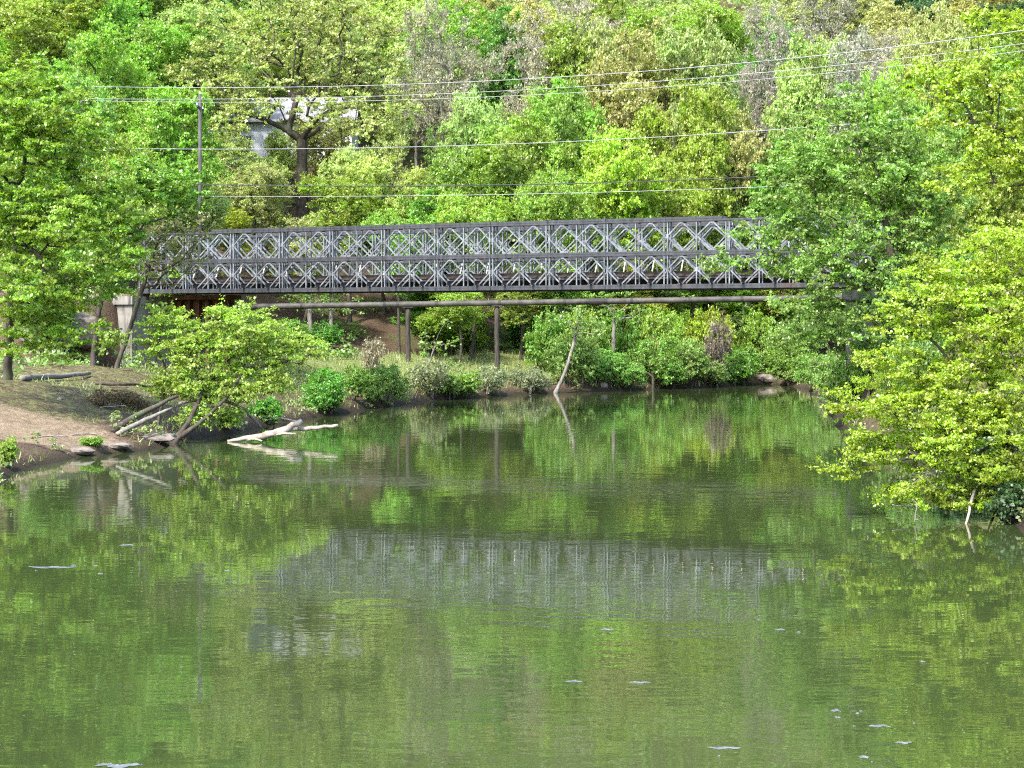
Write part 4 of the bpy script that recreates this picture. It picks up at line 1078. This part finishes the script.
def rock(px, py, wpx, hpx, label, seed, Y=None):
    if Y is None: x, y = hit_ground(px, py)
    else: x, y = (px - 512) / F * Y, Y
    s = F / y; rn = np.random.default_rng(seed); m = MB()
    nu, nv = 14, 9; V = []
    for i in range(nv):
        th = math.pi * i / (nv - 1)
        for j in range(nu):
            ph = 2 * math.pi * j / nu; d = np.array([math.sin(th) * math.cos(ph), math.sin(th) * math.sin(ph), math.cos(th)])
            k = 1 + 0.5 * float(vnoise(d[0] * 1.7 + seed, d[1] * 1.7 + d[2] * 1.3, seed)) + 0.2 * float(vnoise(d[0] * 4 + d[2] * 3, d[1] * 4, seed + 1))
            V.append(tuple(d * k * np.array([wpx / s / 2, wpx / s / 2.4, hpx / s * 0.6])))
    m.v = V
    m.f = [(i * nu + j, i * nu + (j + 1) % nu, (i + 1) * nu + (j + 1) % nu, (i + 1) * nu + j) for i in range(nv - 1) for j in range(nu)]
    o = m.build('rock', ROCK, None, False); o.location = (x, y, max(gz(x, y), 0) + hpx / s * 0.1)
    tag(o, label, 'rock', 'rocks on the shore')
rock(157, 440, 44, 7, 'broad flat brownish rock at the shore below the leaning logs', 3)
rock(80, 455, 26, 7, 'low flat stone at the shore of the landing', 4)
rock(118, 450, 28, 6, 'flat pale stone at the shore, left of the broad rock', 5)
rock(768, 380, 24, 9, 'pale rock on the bare spit at the far shore', 6)
rock(835, 393, 26, 12, 'grey rock on the right bank behind the lime branch', 7)
rock(60, 400, 6, 4, 'small white stone on the dirt landing', 8)
rock(604, 388, 9, 6, 'small pale stone at the far shore, middle', 9)
rock(80, 335, 60, 30, 'big pale boulder behind the left bank tree', 10)
rock(45, 338, 46, 30, 'grey boulder left of the big pale boulder', 11)

def foam_shape(m, px, py, wpx, hpx, rn, o0):
    Y = F * H / (py - HY); x = (px - 512) / F * Y; s = F / Y
    wx = wpx / s; wy = hpx / (F * H / Y ** 2); n0 = len(m.v); k = 18; b = rn.uniform(-1, 1) * wy * 0.9
    top = []; bot = []
    for j in range(k + 1):
        t = j / k; e = math.sin(math.pi * t) ** 0.6
        cy = b * math.sin(t * 3.0) + wy * 0.25 * math.sin(t * 11 + px); h = wy * 0.5 * e * rn.uniform(0.25, 1.1)
        X = x - o0.x + (t - 0.5) * wx
        m.v += [(X, Y - o0.y + cy - h, 0.005), (X, Y - o0.y + cy + h, 0.005 + 0.012 * e)]
    m.f += [(n0 + 2*j, n0 + 2*j + 2, n0 + 2*j + 3, n0 + 2*j + 1) for j in range(k)]
def foam(pts, label, seed):
    rn = random.Random(seed); px, py, wpx, hpx = pts[0]
    Y = F * H / (py - HY); o0 = Vector(((px - 512) / F * Y, Y, 0)); m = MB()
    foam_shape(m, px, py, wpx, hpx * 0.8, rn, o0)
    o = m.build('foam_fleck', FOAM, None, True); o.location = o0
    tag(o, label, 'foam', 'foam flecks drifting on the river')
m = MB(); rn = random.Random(99)
for i in range(16):
    cx, cy, sx_, sy_ = rn.choice(((845, 714, 16, 7), (880, 726, 26, 4), (724, 743, 20, 6), (120, 764, 30, 4), (868, 760, 14, 5), (800, 633, 30, 4), (70, 568, 34, 3), (600, 640, 160, 50), (300, 600, 200, 60), (900, 680, 80, 60)))
    foam_shape(m, rn.gauss(cx, sx_), min(766, max(560, rn.gauss(cy, sy_))), rn.uniform(1.5, 6), rn.uniform(0.3, 0.8), rn, Vector((0, 0, 0)))
tag(m.build('foam_specks', FOAM, None, True), 'tiny scattered white foam specks on the river', 'foam', None, 'stuff')
foam([(52, 567, 50, 1.6), (80, 569.5, 24, 1.0)], 'long thin foam streak near the left edge', 1)
foam([(126, 546, 16, 1.2)], 'short foam streak right below the abutment reflection', 2)
foam([(118, 765, 46, 5), (104, 768, 26, 3), (140, 766, 16, 2)], 'broad white foam fleck at the bottom left edge', 3)
foam([(724, 748, 34, 2.2), (716, 740, 8, 2.0), (732, 739, 6, 1.6)], 'curved white foam fleck at the bottom, right of centre', 4)
foam([(880, 727, 22, 2.0), (866, 725, 10, 2), (896, 729, 8, 1)], 'white foam streak at lower right', 5)
foam([(836, 712, 10, 2), (842, 720, 9, 2), (848, 708, 6, 1.5), (832, 718, 5, 1.5)], 'scattered foam dots left of the lower right streak', 6)
foam([(903, 743, 18, 2.2)], 'short foam fleck below the lower right streak', 7)
foam([(864, 757, 12, 2.4), (870, 763, 9, 2)], 'foam dots at the bottom edge, lower right', 8)
foam([(640, 683, 22, 1.5)], 'thin foam streak right of centre', 9)
foam([(574, 682, 18, 1.3)], 'thin foam streak at the centre of the river', 10)
foam([(607, 630, 14, 1.2)], 'faint foam streak below the bridge reflection', 11)
foam([(780, 630, 10, 1.2), (800, 633, 14, 1.4), (812, 636, 10, 1.1)], 'dotted foam line in the right half of the river', 12)
foam([(640, 744, 0.1, .1), (812, 766, 10, 1.6)], 'tiny foam fleck at the bottom edge', 13)
